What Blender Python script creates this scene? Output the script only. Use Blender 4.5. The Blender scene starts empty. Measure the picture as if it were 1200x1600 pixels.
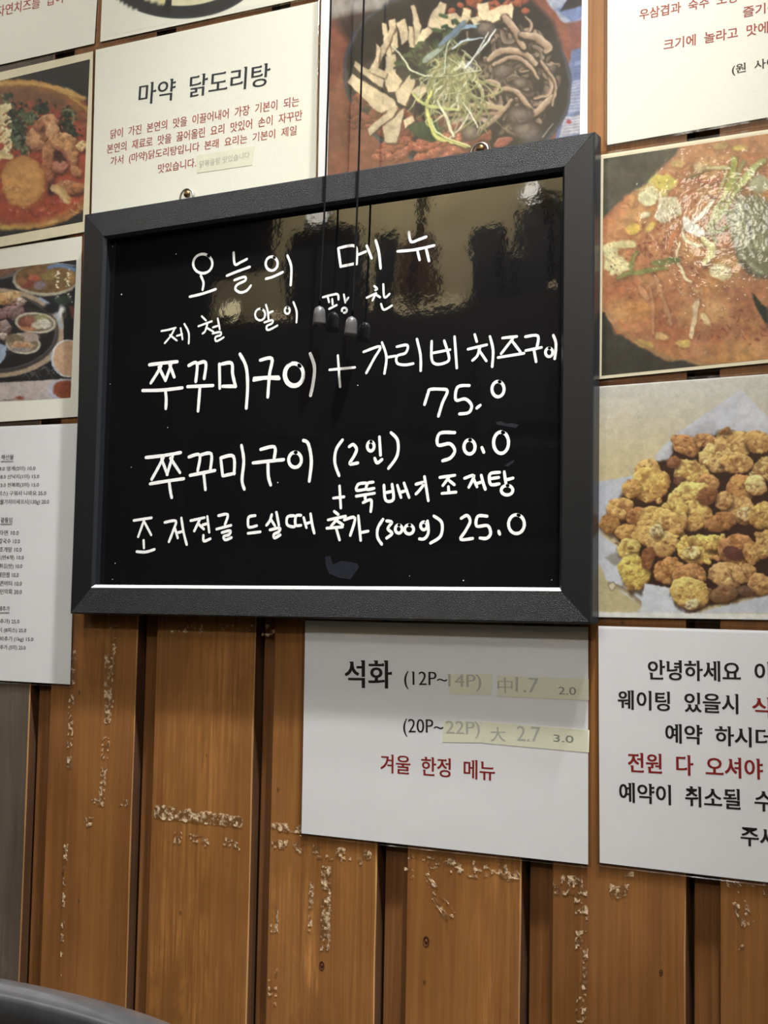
import bpy, bmesh, math, random
import numpy as np
from mathutils import Vector, Matrix

sc = bpy.context.scene
COL = sc.collection

# ------------------------------------------------------------------ camera
F_PX = 2105.118                      # focal length in pixels of the 1200 x 1600 frame
CAM_H = 1.12                         # the photographer is seated
CAM_D = 1.16552                      # distance from the wall of sheets (plane y = 0)

def rot_xyz(rx, ry, rz):
    cx, sx, cy, sy, cz, sz = math.cos(rx), math.sin(rx), math.cos(ry), math.sin(ry), math.cos(rz), math.sin(rz)
    return (np.array([[1, 0, 0], [0, cx, -sx], [0, sx, cx]])
            @ np.array([[cy, 0, sy], [0, 1, 0], [-sy, 0, cy]])
            @ np.array([[cz, -sz, 0], [sz, cz, 0], [0, 0, 1]]))
RM = rot_xyz(-0.08727804, 0.49497778, 0.02064916)      # wall axes (right, down, in) -> camera axes

cam_data = bpy.data.cameras.new('camera')
cam = bpy.data.objects.new('camera', cam_data)
COL.objects.link(cam)
def to_world(v): return Vector((v[0], v[2], -v[1]))
right, down, fwd = (to_world(RM[i]) for i in range(3))
mw = Matrix((( right.x, -down.x, -fwd.x, 0), (right.y, -down.y, -fwd.y, -CAM_D), (right.z, -down.z, -fwd.z, CAM_H), (0, 0, 0, 1)))
cam.matrix_world = mw
cam_data.sensor_fit = 'HORIZONTAL'
cam_data.sensor_width = 36.0
cam_data.lens = F_PX / 1200 * 36.0
cam_data.clip_start = 0.02
sc.camera = cam

# ------------------------------------------------------------------ world, view, lights
world = bpy.data.worlds.new('world')
sc.world = world
world.use_nodes = True
world.node_tree.nodes['Background'].inputs[0].default_value = (0.90, 0.93, 1.0, 1)
world.node_tree.nodes['Background'].inputs[1].default_value = 0.33
sc.view_settings.view_transform = 'Standard'
sc.view_settings.look = 'None'
sc.view_settings.gamma = 1.0
sc.view_settings.use_curve_mapping = False
sc.view_settings.exposure = 0.0

def area_light(name, loc, target, size, power, color):
    d = bpy.data.lights.new(name, 'AREA')
    d.shape = 'DISK'; d.size = size; d.energy = power; d.color = color
    o = bpy.data.objects.new(name, d)
    COL.objects.link(o)
    o.location = loc
    o.rotation_euler = (Vector(target) - Vector(loc)).to_track_quat('-Z', 'Y').to_euler()
    return o
def spot_light(name, loc, target, cone, blend, radius, power, color):
    d = bpy.data.lights.new(name, 'SPOT')
    d.spot_size = math.radians(cone); d.spot_blend = blend; d.shadow_soft_size = radius; d.energy = power; d.color = color
    o = bpy.data.objects.new(name, d)
    COL.objects.link(o)
    o.location = loc
    o.rotation_euler = (Vector(target) - Vector(loc)).to_track_quat('-Z', 'Y').to_euler()
WARM = (1.0, 0.93, 0.80)
NEUT = (1.0, 0.98, 0.95)
COOL = (1.0, 0.985, 0.965)
spot_light('downlight_key', (-0.12, -0.44, 3.20), (-0.88, -0.02, 0.62), 36, 1.0, 0.045, 560, COOL)
spot_light('downlight_key_right', (0.16, -0.31, 3.20), (-0.60, -0.02, 0.36), 28, 1.0, 0.04, 250, COOL)
spot_light('left_fill_spot', (-1.22, -0.55, 3.20), (-1.20, -0.02, 0.70), 46, 1.0, 0.06, 90, COOL)  # added fill spot that brightens the left sheets and boards
area_light('room_fill', (0.35, -1.65, 3.28), (-0.7, -0.1, 1.0), 0.45, 46, NEUT)  # added soft fill from the room side
area_light('back_fill', (0.4, -2.6, 3.28), (-0.4, -0.1, 1.2), 0.4, 44, NEUT)  # added ambient fill that softens the shade under the board
area_light('back_left_fill', (-1.2, -2.6, 3.28), (-0.9, -0.1, 1.2), 0.4, 44, NEUT)  # second added ambient fill, left of the other
area_light('middle_fill', (-3.9, -1.2, 3.28), (-2.6, -0.2, 0.9), 0.35, 32, NEUT)  # added unseen ambient fill, kept out of the reflections
area_light('downlight_far', (-2.3, -2.65, 3.28), (-2.3, -3.3, 2.3), 0.25, 44, WARM)

def W(px, py, off=0.0):
    """point of the wall plane y = -off seen at a photograph pixel"""
    d = RM.T @ np.array([(px - 600) / F_PX, (py - 800) / F_PX, 1.0])
    t = (CAM_D - off) / d[2]
    return Vector((t * d[0], -off, CAM_H - t * d[1]))
def PX(X, Z):
    """photograph pixel of points (X, Z arrays) on the plane y = 0"""
    q = [RM[i, 0] * X + RM[i, 1] * (CAM_H - Z) + RM[i, 2] * CAM_D for i in range(3)]
    return F_PX * q[0] / q[2] + 600, F_PX * q[1] / q[2] + 800

# ------------------------------------------------------------------ helpers
def lin(c):
    c = np.asarray(c, dtype=float) / 255.0
    return np.where(c <= 0.04045, c / 12.92, ((c + 0.055) / 1.055) ** 2.4)
def L(r, g, b):
    return tuple(float(v) for v in lin((r, g, b))) + (1.0,)

def obj(name, me, mat=None, parent=None, **props):
    o = bpy.data.objects.new(name, me)
    COL.objects.link(o)
    if mat is not None and me is not None and not me.materials: me.materials.append(mat)
    if parent is not None: o.parent = parent; o.matrix_parent_inverse = parent.matrix_world.inverted()
    for k, v in props.items(): o[k] = v
    return o
def empty(name, loc, label, cat, group=None):
    o = bpy.data.objects.new(name, None)
    COL.objects.link(o)
    o.empty_display_size = 0.05
    o.location = loc
    o.matrix_world = Matrix.Translation(loc)
    o['label'] = label; o['category'] = cat
    if group: o['group'] = group
    return o
def pydata(name, verts, faces, smooth=False):
    me = bpy.data.meshes.new(name)
    me.from_pydata([tuple(v) for v in verts], [], faces)
    me.update()
    if smooth: me.polygons.foreach_set('use_smooth', [True] * len(me.polygons))
    return me
def bm_mesh(name, bm, smooth=False):
    me = bpy.data.meshes.new(name)
    bmesh.ops.recalc_face_normals(bm, faces=bm.faces)
    bm.to_mesh(me); bm.free()
    if smooth: me.polygons.foreach_set('use_smooth', [True] * len(me.polygons))
    return me
def bm_box(bm, x0, x1, y0, y1, z0, z1, bevel=0.0, mi=0):
    r = bmesh.ops.create_cube(bm, size=1.0)
    for v in r['verts']:
        v.co = Vector(((x0 + x1) / 2 + v.co.x * (x1 - x0), (y0 + y1) / 2 + v.co.y * (y1 - y0), (z0 + z1) / 2 + v.co.z * (z1 - z0)))
    fs = set(f for v in r['verts'] for f in v.link_faces)
    for f in fs: f.material_index = mi
    if bevel > 0:
        es = list(set(e for v in r['verts'] for e in v.link_edges))
        bmesh.ops.bevel(bm, geom=es, offset=bevel, segments=2, profile=0.5, affect='EDGES')
def box_mesh(name, x0, x1, y0, y1, z0, z1, bevel=0.0):
    bm = bmesh.new(); bm_box(bm, x0, x1, y0, y1, z0, z1, bevel)
    return bm_mesh(name, bm)
def sweep(name, pts, radius, seg=8, caps=True, squash=None):
    """tube along points, radius a number or one per point"""
    pts = [Vector(p) for p in pts]; n = len(pts)
    vs, fs = [], []
    up = Vector((0, 0, 1))
    for i, p in enumerate(pts):
        t = (pts[min(i + 1, n - 1)] - pts[max(i - 1, 0)]).normalized()
        a = t.cross(up)
        if a.length < 1e-3: a = t.cross(Vector((0, 1, 0)))
        a.normalize(); b = a.cross(t).normalized()
        r = radius[i] if isinstance(radius, (list, tuple)) else radius
        for k in range(seg):
            th = 2 * math.pi * k / seg
            ra, rb = (r, r) if squash is None else (r * squash[0], r * squash[1])
            vs.append(p + a * math.cos(th) * ra + b * math.sin(th) * rb)
    for i in range(n - 1):
        for k in range(seg):
            k2 = (k + 1) % seg
            fs.append((i * seg + k, i * seg + k2, (i + 1) * seg + k2, (i + 1) * seg + k))
    if caps:
        fs.append(tuple(range(seg - 1, -1, -1))); fs.append(tuple((n - 1) * seg + k for k in range(seg)))
    return pydata(name, vs, fs, True)
def lathe(name, prof, seg=24):
    """profile [(r, z)] about the z axis"""
    vs, fs = [], []
    for r, z in prof:
        for k in range(seg):
            th = 2 * math.pi * k / seg
            vs.append((r * math.cos(th), r * math.sin(th), z))
    for i in range(len(prof) - 1):
        for k in range(seg):
            k2 = (k + 1) % seg
            fs.append((i * seg + k, i * seg + k2, (i + 1) * seg + k2, (i + 1) * seg + k))
    return pydata(name, vs, fs, True)

# ------------------------------------------------------------------ materials
def new_mat(name):
    m = bpy.data.materials.new(name); m.use_nodes = True
    nt = m.node_tree; nt.nodes.clear()
    out = nt.nodes.new('ShaderNodeOutputMaterial')
    return m, nt, out
def N(nt, t, **kw):
    n = nt.nodes.new(t)
    for k, v in kw.items():
        if k.startswith('i_'): n.inputs[k[2:].replace('_', ' ')].default_value = v
        else: setattr(n, k, v)
    return n
def principled(nt, out, **kw):
    b = nt.nodes.new('ShaderNodeBsdfPrincipled')
    for k, v in kw.items(): b.inputs[k].default_value = v
    nt.links.new(b.outputs[0], out.inputs[0])
    return b
def coords(nt, scale=(1, 1, 1), loc=(0, 0, 0)):
    tc = nt.nodes.new('ShaderNodeNewGeometry')
    mp = N(nt, 'ShaderNodeMapping'); mp.inputs['Scale'].default_value = scale; mp.inputs['Location'].default_value = loc
    nt.links.new(tc.outputs['Position'], mp.inputs[0])
    return mp
def noise(nt, vec, scale, detail=4, rough=0.6, dist=0.0):
    n = N(nt, 'ShaderNodeTexNoise'); n.inputs['Scale'].default_value = scale
    n.inputs['Detail'].default_value = detail; n.inputs['Roughness'].default_value = rough; n.inputs['Distortion'].default_value = dist
    nt.links.new(vec.outputs[0], n.inputs['Vector'])
    return n
def ramp(nt, src, stops):
    r = nt.nodes.new('ShaderNodeValToRGB')
    e = r.color_ramp.elements
    while len(e) > 1: e.remove(e[-1])
    e[0].position, e[0].color = stops[0]
    for p, c in stops[1:]:
        x = e.new(p); x.color = c
    nt.links.new(src, r.inputs[0])
    return r
def mixc(nt, fac, a, b, blend='MIX'):
    m = N(nt, 'ShaderNodeMix', data_type='RGBA', blend_type=blend)
    for sock, v in ((m.inputs[0], fac), (m.inputs[6], a), (m.inputs[7], b)):
        if isinstance(v, bpy.types.NodeSocket): nt.links.new(v, sock)
        else: sock.default_value = v
    return m.outputs[2]
def bump(nt, b, height, strength, dist=0.001):
    n = N(nt, 'ShaderNodeBump'); n.inputs['Strength'].default_value = strength; n.inputs['Distance'].default_value = dist
    nt.links.new(height, n.inputs['Height']); nt.links.new(n.outputs[0], b.inputs['Normal'])
    return n

def wood_mat(name, dark, mid, light, rough=0.42, seed=0.0):
    m, nt, out = new_mat(name)
    b = principled(nt, out, **{'Roughness': rough})
    oi = N(nt, 'ShaderNodeObjectInfo')
    geo = N(nt, 'ShaderNodeNewGeometry')
    off = N(nt, 'ShaderNodeVectorMath', operation='ADD')
    sc_ = N(nt, 'ShaderNodeVectorMath', operation='SCALE'); sc_.inputs[3].default_value = 7.3
    cmb = N(nt, 'ShaderNodeCombineXYZ')
    for i in range(3): nt.links.new(oi.outputs['Random'], cmb.inputs[i])
    nt.links.new(cmb.outputs[0], sc_.inputs[0])
    nt.links.new(geo.outputs['Position'], off.inputs[0]); nt.links.new(sc_.outputs[0], off.inputs[1])
    def mp(s):
        k = N(nt, 'ShaderNodeMapping'); k.inputs['Scale'].default_value = s
        nt.links.new(off.outputs[0], k.inputs[0]); return k
    streak = noise(nt, mp((150, 150, 3.2)), 1.0, 7, 0.75, 0.9)
    broad = noise(nt, mp((16, 16, 1.4)), 1.0, 3, 0.5, 0.4)
    cloud = noise(nt, mp((5, 5, 4)), 1.0, 4, 0.6)
    r1 = ramp(nt, streak.outputs[0], [(0.30, dark), (0.50, mid), (0.72, light)])
    r2 = ramp(nt, broad.outputs[0], [(0.25, (0.62, 0.58, 0.54, 1)), (0.5, (0.95, 0.95, 0.95, 1)), (0.8, (1.18, 1.15, 1.1, 1))])
    c = mixc(nt, 1.0, r1.outputs[0], r2.outputs[0], 'MULTIPLY')
    r3 = ramp(nt, cloud.outputs[0], [(0.3, (0.72, 0.72, 0.74, 1)), (0.7, (1.15, 1.12, 1.08, 1))])
    c = mixc(nt, 0.75, c, r3.outputs[0], 'MULTIPLY')
    # pale scuffs where the stain has worn
    sm = noise(nt, mp((7, 7, 2.6)), 1.0, 5, 0.7, 0.5); sf = noise(nt, mp((260, 260, 9)), 1.0, 4, 0.7)
    s1 = ramp(nt, sm.outputs[0], [(0.56, (0, 0, 0, 1)), (0.74, (0.8, 0.8, 0.8, 1))]); s2 = ramp(nt, sf.outputs[0], [(0.42, (0, 0, 0, 1)), (0.62, (1, 1, 1, 1))])
    sx = mixc(nt, 1.0, s1.outputs[0], s2.outputs[0], 'MULTIPLY')
    c = mixc(nt, sx, c, tuple(min(1.0, v * 1.7) for v in light[:3]) + (1,))
    # small dark nicks and pin holes
    vo = N(nt, 'ShaderNodeTexVoronoi'); vo.inputs['Scale'].default_value = 1.0
    nt.links.new(mp((26, 26, 16)).outputs[0], vo.inputs['Vector'])
    r4 = ramp(nt, vo.outputs['Distance'], [(0.0, (0.25, 0.25, 0.25, 1)), (0.035, (0.4, 0.4, 0.4, 1)), (0.06, (1, 1, 1, 1))])
    c = mixc(nt, 0.8, c, r4.outputs[0], 'MULTIPLY')
    nt.links.new(c, b.inputs['Base Color'])
    rr = ramp(nt, cloud.outputs[0], [(0.35, (rough - 0.1,) * 3 + (1,)), (0.7, (rough + 0.12,) * 3 + (1,))])
    nt.links.new(rr.outputs[0], b.inputs['Roughness'])
    bump(nt, b, streak.outputs[0], 0.35, 0.0006)
    return m
M = {}
M['plank'] = wood_mat('stained_plank', L(110, 73, 36), L(127, 85, 43), L(142, 98, 52))
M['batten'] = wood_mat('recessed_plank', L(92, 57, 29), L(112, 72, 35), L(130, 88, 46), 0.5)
M['side'] = wood_mat('plank_side', L(62, 39, 20), L(76, 49, 26), L(90, 60, 33), 0.6)
M['raw'] = wood_mat('raw_plank_edge', L(122, 86, 46), L(150, 110, 64), L(178, 138, 88), 0.6)
M['grey_plank'] = wood_mat('grey_painted_board', L(78, 70, 62), L(92, 83, 74), L(104, 95, 86), 0.38)

def plain(name, col, rough, metal=0.0, nscale=0, nstr=0.0, vary=0.0, spec=0.5, dist=0.001, coat=0.0):
    m, nt, out = new_mat(name)
    b = principled(nt, out, **{'Base Color': col, 'Roughness': rough, 'Metallic': metal, 'Specular IOR Level': spec, 'Coat Weight': coat})
    mp = coords(nt)
    n = noise(nt, mp, nscale or 60, 5, 0.6)
    if vary:
        r = ramp(nt, n.outputs[0], [(0.3, (1 - vary,) * 3 + (1,)), (0.7, (1, 1, 1, 1))])
        c = mixc(nt, 1.0, col, r.outputs[0], 'MULTIPLY')
        nt.links.new(c, b.inputs['Base Color'])
    if nstr: bump(nt, b, n.outputs[0], nstr, dist)
    return m
M['paper'] = plain('white_paper', L(225, 226, 232), 0.6, vary=0.04, nscale=30)
M['paper_cream'] = plain('aged_cream_paper', L(222, 213, 186), 0.6, vary=0.10, nscale=90)
M['paper_aged'] = plain('yellowed_white_paper', L(229, 229, 218), 0.6, vary=0.07, nscale=400)
M['strip'] = plain('yellowed_paper_strip', L(222, 222, 203), 0.5, vary=0.04, nscale=60)
M['black_ink'] = plain('black_ink', L(24, 23, 24), 0.5)
M['navy_ink'] = plain('dark_blue_black_ink', L(34, 38, 52), 0.5)
M['red_ink'] = plain('dark_red_ink', L(132, 26, 28), 0.5)
M['brown_ink'] = plain('faded_red_ink', L(158, 62, 54), 0.5)
M['faint_ink'] = plain('covered_grey_ink', L(176, 178, 172), 0.6)
M['pencil'] = plain('pencil', L(140, 142, 138), 0.6)
M['marker'] = plain('white_paint_marker', L(228, 230, 228), 0.45, vary=0.13, nscale=260)
M['frame'] = plain('black_frame_vinyl', L(17, 18, 20), 0.43, nscale=1100, nstr=1.0, dist=0.0018, spec=0.32)
M['frame_side'] = plain('black_frame_smooth', L(19, 20, 22), 0.38, nscale=300, nstr=0.12, dist=0.0006, spec=0.55)
M['frame_bevel'] = plain('black_frame_bevel', L(26, 29, 34), 0.3, spec=0.5)
M['steel'] = plain('hanger_steel', L(170, 168, 160), 0.3, metal=1.0)
M['screw'] = plain('tarnished_brass_screw', L(120, 100, 66), 0.4, metal=1.0, vary=0.4, nscale=800)
M['cord'] = plain('black_braided_cord', L(16, 16, 17), 0.7, spec=0.08, nscale=1500, nstr=0.8, vary=0.5)
M['bell'] = plain('grey_plastic_pull', L(70, 70, 71), 0.33, vary=0.1, nscale=100)
M['bell_dark'] = plain('dark_pull_inside', L(14, 14, 14), 0.7)
M['chair'] = plain('black_lacquered_metal', L(66, 67, 70), 0.34, spec=0.8, vary=0.3, nscale=70, coat=0.6)
M['chair_pad'] = plain('black_vinyl_seat', L(28, 27, 27), 0.45, nscale=300, nstr=0.3)
M['knot'] = plain('dark_wood_knot', L(84, 46, 22), 0.5, vary=0.5, nscale=300)

def board_mat():
    m, nt, out = new_mat('glossy_black_board')
    b = principled(nt, out, **{'Base Color': L(15, 15, 17), 'Roughness': 0.035, 'IOR': 1.95})
    a = noise(nt, coords(nt, (1, 1, 1)), 9, 2, 0.5)
    c = noise(nt, coords(nt, (1, 1, 1)), 130, 2, 0.5)
    mx = N(nt, 'ShaderNodeMath', operation='MULTIPLY_ADD'); mx.inputs[1].default_value = 0.055
    nt.links.new(c.outputs[0], mx.inputs[0]); nt.links.new(a.outputs[0], mx.inputs[2])
    bump(nt, b, mx.outputs[0], 0.30, 0.0016)
    return m
M['board'] = board_mat()

def film_mat(name, tint, bstr, rough=0.06, extra=0.0, bscale=14):
    m, nt, out = new_mat(name)
    tr = N(nt, 'ShaderNodeBsdfTransparent'); tr.inputs[0].default_value = tint
    gl = N(nt, 'ShaderNodeBsdfGlossy'); gl.inputs['Roughness'].default_value = rough; gl.inputs[0].default_value = (1, 1, 1, 1)
    fr = N(nt, 'ShaderNodeFresnel'); fr.inputs[0].default_value = 1.5
    add = N(nt, 'ShaderNodeMath', operation='ADD'); add.inputs[1].default_value = extra
    mx = N(nt, 'ShaderNodeMixShader')
    a = noise(nt, coords(nt), bscale, 3, 0.55)
    bp = N(nt, 'ShaderNodeBump'); bp.inputs['Strength'].default_value = bstr; bp.inputs['Distance'].default_value = 0.004
    nt.links.new(a.outputs[0], bp.inputs['Height']); nt.links.new(bp.outputs[0], gl.inputs['Normal'])
    gm = N(nt, 'ShaderNodeNewGeometry')
    fac = N(nt, 'ShaderNodeMath', operation='MULTIPLY'); inv = N(nt, 'ShaderNodeMath', operation='SUBTRACT'); inv.inputs[0].default_value = 1.0
    nt.links.new(gm.outputs['Backfacing'], inv.inputs[1])          # only the outer face of the thin film mirrors the room
    nt.links.new(fr.outputs[0], add.inputs[0]); nt.links.new(add.outputs[0], fac.inputs[0]); nt.links.new(inv.outputs[0], fac.inputs[1])
    nt.links.new(fac.outputs[0], mx.inputs[0])
    nt.links.new(tr.outputs[0], mx.inputs[1]); nt.links.new(gl.outputs[0], mx.inputs[2]); nt.links.new(mx.outputs[0], out.inputs[0])
    return m
M['film'] = film_mat('clear_laminate', (0.97, 0.97, 0.96, 1), 0.25)
M['film_crinkle'] = film_mat('rippled_laminate', (0.97, 0.97, 0.96, 1), 0.10, 0.06, 0.0, 70)
M['seal'] = film_mat('laminate_edge', (0.80, 0.77, 0.76, 1), 0.5, 0.12, 0.03)
def residue_mat():
    m = film_mat('old_tape_residue', (0.93, 0.90, 0.84, 1), 0.5, 0.22, 0.16, 300)
    nt = m.node_tree; out = [n for n in nt.nodes if n.type == 'OUTPUT_MATERIAL'][0]
    prev = out.inputs[0].links[0].from_socket
    df = N(nt, 'ShaderNodeBsdfDiffuse'); df.inputs[0].default_value = L(226, 200, 164)
    mx = N(nt, 'ShaderNodeMixShader')
    r = ramp(nt, noise(nt, coords(nt), 190, 3, 0.7).outputs[0], [(0.47, (0.03, 0.03, 0.03, 1)), (0.62, (0.62, 0.62, 0.62, 1))])
    nt.links.new(r.outputs[0], mx.inputs[0]); nt.links.new(prev, mx.inputs[1]); nt.links.new(df.outputs[0], mx.inputs[2]); nt.links.new(mx.outputs[0], out.inputs[0])
    return m
M['residue'] = residue_mat()

def print_mat():
    m, nt, out = new_mat('printed_photograph')
    b = principled(nt, out, **{'Roughness': 0.45})
    at = N(nt, 'ShaderNodeAttribute', attribute_name='ink')
    n = noise(nt, coords(nt), 900, 2, 0.5)
    r = ramp(nt, n.outputs[0], [(0.3, (0.93, 0.93, 0.93, 1)), (0.7, (1.04, 1.04, 1.04, 1))])
    nt.links.new(mixc(nt, 1.0, at.outputs['Color'], r.outputs[0], 'MULTIPLY'), b.inputs['Base Color'])
    return m
M['print'] = print_mat()

# ------------------------------------------------------------------ the room
def tagk(o, kind='structure', label=None):
    o['kind'] = kind
    if label: o['label'] = label
    return o
M['ceil'] = plain('cream_ceiling', L(206, 196, 166), 0.8, vary=0.05, nscale=3)
M['far'] = plain('cream_upper_wall', L(214, 200, 160), 0.7, vary=0.12, nscale=4)
M['floor'] = plain('dark_floor_tiles', L(70, 62, 54), 0.4, vary=0.2, nscale=8)
M['dark'] = plain('dark_panelling', L(44, 40, 36), 0.6, vary=0.3, nscale=3)
M['dark2'] = plain('smoked_panel', L(24, 24, 25), 0.5, vary=0.2, nscale=3)
M['brownp'] = plain('brown_panel', L(96, 62, 34), 0.5, vary=0.3, nscale=4)
X0, X1, Y0, ZC = -4.6, 1.6, -3.35, 3.30
BACK_Y = 0.0245
tagk(obj('floor', box_mesh('floor', X0, X1, Y0, BACK_Y + 0.1, -0.05, 0.0), M['floor']))
tagk(obj('ceiling', box_mesh('ceiling', X0, X1, Y0, BACK_Y + 0.1, ZC, ZC + 0.05), M['ceil']))
tagk(obj('wall_left', box_mesh('wall_left', X0 - 0.05, X0, Y0, BACK_Y + 0.1, 0, ZC), M['dark']))
tagk(obj('wall_right', box_mesh('wall_right', X1, X1 + 0.05, Y0, BACK_Y + 0.1, 0, ZC), M['far']))
front = tagk(obj('wall_front', box_mesh('wall_front', X0, X1, Y0 - 0.05, Y0, 2.30, ZC), M['far']))
obj('wainscot', box_mesh('wainscot', X0, X1, Y0 - 0.06, Y0 + 0.03, 0.0, 2.30), M['dark'], front)
def far_panel(x0, x1, z0, z1, mat, d=0.03):
    obj('panel', box_mesh('panel', x0, x1, Y0, Y0 + d, z0, z1, 0.004), mat, front)
for a in ((-2.87, -2.55, 2.30, 2.64), (-2.50, -2.38, 2.30, 2.60), (-2.08, -1.94, 2.30, 2.57), (-1.93, -1.89, 2.30, 2.46), (-1.885, -1.765, 2.30, 2.60), (-1.745, -1.60, 2.30, 2.63), (-4.5, -3.26, 2.30, 3.25), (-3.25, -2.95, 2.53, 2.80)):
    far_panel(*a, M['dark2'])
far_panel(-2.36, -2.24, 2.34, 2.56, M['brownp'])
far_panel(-2.30, -2.285, 2.30, 3.2, M['dark2'], 0.06)
for i in range(9):                                     # dim framed panes of the far partition
    for j in range(3):
        far_panel(-4.3 + i * 0.33, -4.3 + i * 0.33 + 0.27, 1.05 + j * 0.38, 1.05 + j * 0.38 + 0.31, M['dark2'] if (i + j) % 3 else M['dark'], 0.05)

def lamp(name, loc, r, power, color, label, facing='Y'):
    t = empty(name, loc, label, 'lamp')
    m, nt, out = new_mat('lit_' + name)
    e = N(nt, 'ShaderNodeEmission'); e.inputs[0].default_value = color + (1,); e.inputs[1].default_value = power
    nt.links.new(e.outputs[0], out.inputs[0])
    g = obj('diffuser', lathe('diffuser', [(0.0005, -0.35 * r), (r * 0.5, -0.3 * r), (r * 0.85, -0.12 * r), (r, 0.0)], 20), m, t)
    h = obj('housing', lathe('housing', [(r, 0.0), (r * 1.15, 0.0), (r * 1.15, 0.03), (0.001, 0.03)], 20), M['steel'], t)
    for c_ in (g, h): c_.matrix_parent_inverse = Matrix.Identity(4)
    if facing == 'Y':
        t.rotation_euler = (math.pi / 2, 0, 0)
    return t
lamp('wall_lamp', (-1.83, Y0 + 0.05, 2.66), 0.04, 6, WARM, 'small round wall lamp on the cream band, right of the dark panels')
lamp('wall_lamp', (-2.72, Y0 + 0.05, 2.695), 0.045, 4, WARM, 'small round wall lamp above the wide dark panel')
lamp('wall_lamp', (-3.13, Y0 + 0.05, 2.345), 0.035, 4, (1, .85, .5), 'low yellow wall lamp at the left end of the cream band')
lamp('wall_lamp', (-1.14, Y0 + 0.05, 2.47), 0.12, 11, WARM, 'large round wall lamp at the right of the far wall')
for xa, xb in ((-2.545, -2.505), (-2.37, -2.12), (-1.765, -1.75), (-2.93, -2.88)):
    m_, nt_, out_ = new_mat('lit_strip'); e_ = N(nt_, 'ShaderNodeEmission'); e_.inputs[0].default_value = (1, .78, .45, 1); e_.inputs[1].default_value = 2.2
    nt_.links.new(e_.outputs[0], out_.inputs[0])
    st_ = empty('strip_lamp', ((xa + xb) / 2, Y0 + 0.03, 2.305), {-2.545: 'short warm strip lamp between the widest dark panels of the far wall', -2.37: 'long warm strip lamp under the brown panel of the far wall', -1.765: 'tiny warm strip lamp at the right end of the far ledge', -2.93: 'warm strip lamp at the left end of the far ledge'}[xa], 'lamp')
    obj('diffuser', box_mesh('diffuser', xa, xb, Y0 + 0.012, Y0 + 0.028, 2.303, 2.318), m_, st_)
    obj('housing', box_mesh('housing', xa - 0.003, xb + 0.003, Y0 + 0.002, Y0 + 0.012, 2.301, 2.322), M['steel'], st_)
lamp('ceiling_lamp', (-0.12, -0.44, ZC - 0.035), 0.045, 8, WARM, 'middle one of three small round ceiling lamps beside the wall of menu sheets', 'Z')
lamp('ceiling_lamp', (0.16, -0.31, ZC - 0.035), 0.045, 8, WARM, 'right one of three small round ceiling lamps beside the wall of menu sheets', 'Z')
lamp('ceiling_lamp', (-1.22, -0.55, ZC - 0.035), 0.045, 8, WARM, 'added fill lamp, left one of three small round ceiling lamps beside the wall of menu sheets', 'Z')  # glowing disc of the added left fill spot
lamp('ceiling_lamp', (0.4, -2.6, ZC - 0.035), 0.16, 4, NEUT, 'added large round fill lamp on the ceiling near the far wall, on the right', 'Z')  # disc for the added back fill
lamp('ceiling_lamp', (-1.2, -2.6, ZC - 0.035), 0.16, 4, NEUT, 'added large round fill lamp on the ceiling near the far wall, on the left', 'Z')  # disc for the added back fill on the left
lamp('ceiling_lamp', (0.35, -1.65, ZC - 0.035), 0.16, 4, NEUT, 'added large round fill lamp on the ceiling in the right half of the room', 'Z')  # disc for the added room fill

# the wall of vertical boards, each raised board a part, recessed boards between them
wall = tagk(obj('wall_back', box_mesh('wall_back', X0, X1, BACK_Y, BACK_Y + 0.10, 0, ZC), M['side']))
FACE, RECESS = 0.0016, 0.0115
def plank(x0, x1, mat, edge=True, name='plank'):
    """raised board: front face, pale worn arris on the right, dark side"""
    e = 0.0010
    zs = np.linspace(0.0, ZC, 56)
    rng = random.Random(int(x0 * 1000) + 77)
    vs, fs, mi = [], [], []
    wob = 0
    for z in zs:
        wob = wob * 0.7 + rng.uniform(-0.0004, 0.0004)
        ee = e + (rng.uniform(-0.0004, 0.0007) if edge else 0)
        vs += [(x0, BACK_Y, z), (x0 - 0, FACE + 0.0008, z), (x0 + 0.0008, FACE, z), (x1 - ee + wob, FACE, z), (x1 + wob, FACE + e, z), (x1, BACK_Y, z)]
    for i in range(len(zs) - 1):
        a, b = i * 6, (i + 1) * 6
        for k in range(5):
            fs.append((a + k, a + k + 1, b + k + 1, b + k)); mi.append((2, 0, 0, 1, 2)[k])
    me = pydata('plank', vs, fs)
    for mm in (mat, M['raw'] if edge else mat, M['side']): me.materials.append(mm)
    me.polygons.foreach_set('material_index', mi)
    return obj(name, me, None, wall)
RIGHTS = [-0.9345, -0.7805, -0.6335, -0.4825, -0.3295]
LEFTS = [-1.055, -0.908, -0.757, -0.600, -0.452]
P = [plank(a, b, M['plank']) for a, b in zip(LEFTS, RIGHTS)]
x = -0.300
while x < X1 - 0.13:
    P.append(plank(x, x + 0.123, M['plank'])); x += 0.152
g = plank(-1.36, -1.0855, M['grey_plank']); g['label'] = 'wide grey-brown painted board'
x = -1.39 - 0.123
while x > X0: plank(x, x + 0.123, M['plank']); x -= 0.152
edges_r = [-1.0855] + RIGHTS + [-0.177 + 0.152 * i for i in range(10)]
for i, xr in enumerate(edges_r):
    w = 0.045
    obj('recessed_plank', box_mesh('recessed_plank', xr + 0.0045, xr + w, RECESS, BACK_Y, 0, ZC, 0.001), M['batten'], wall)

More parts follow.
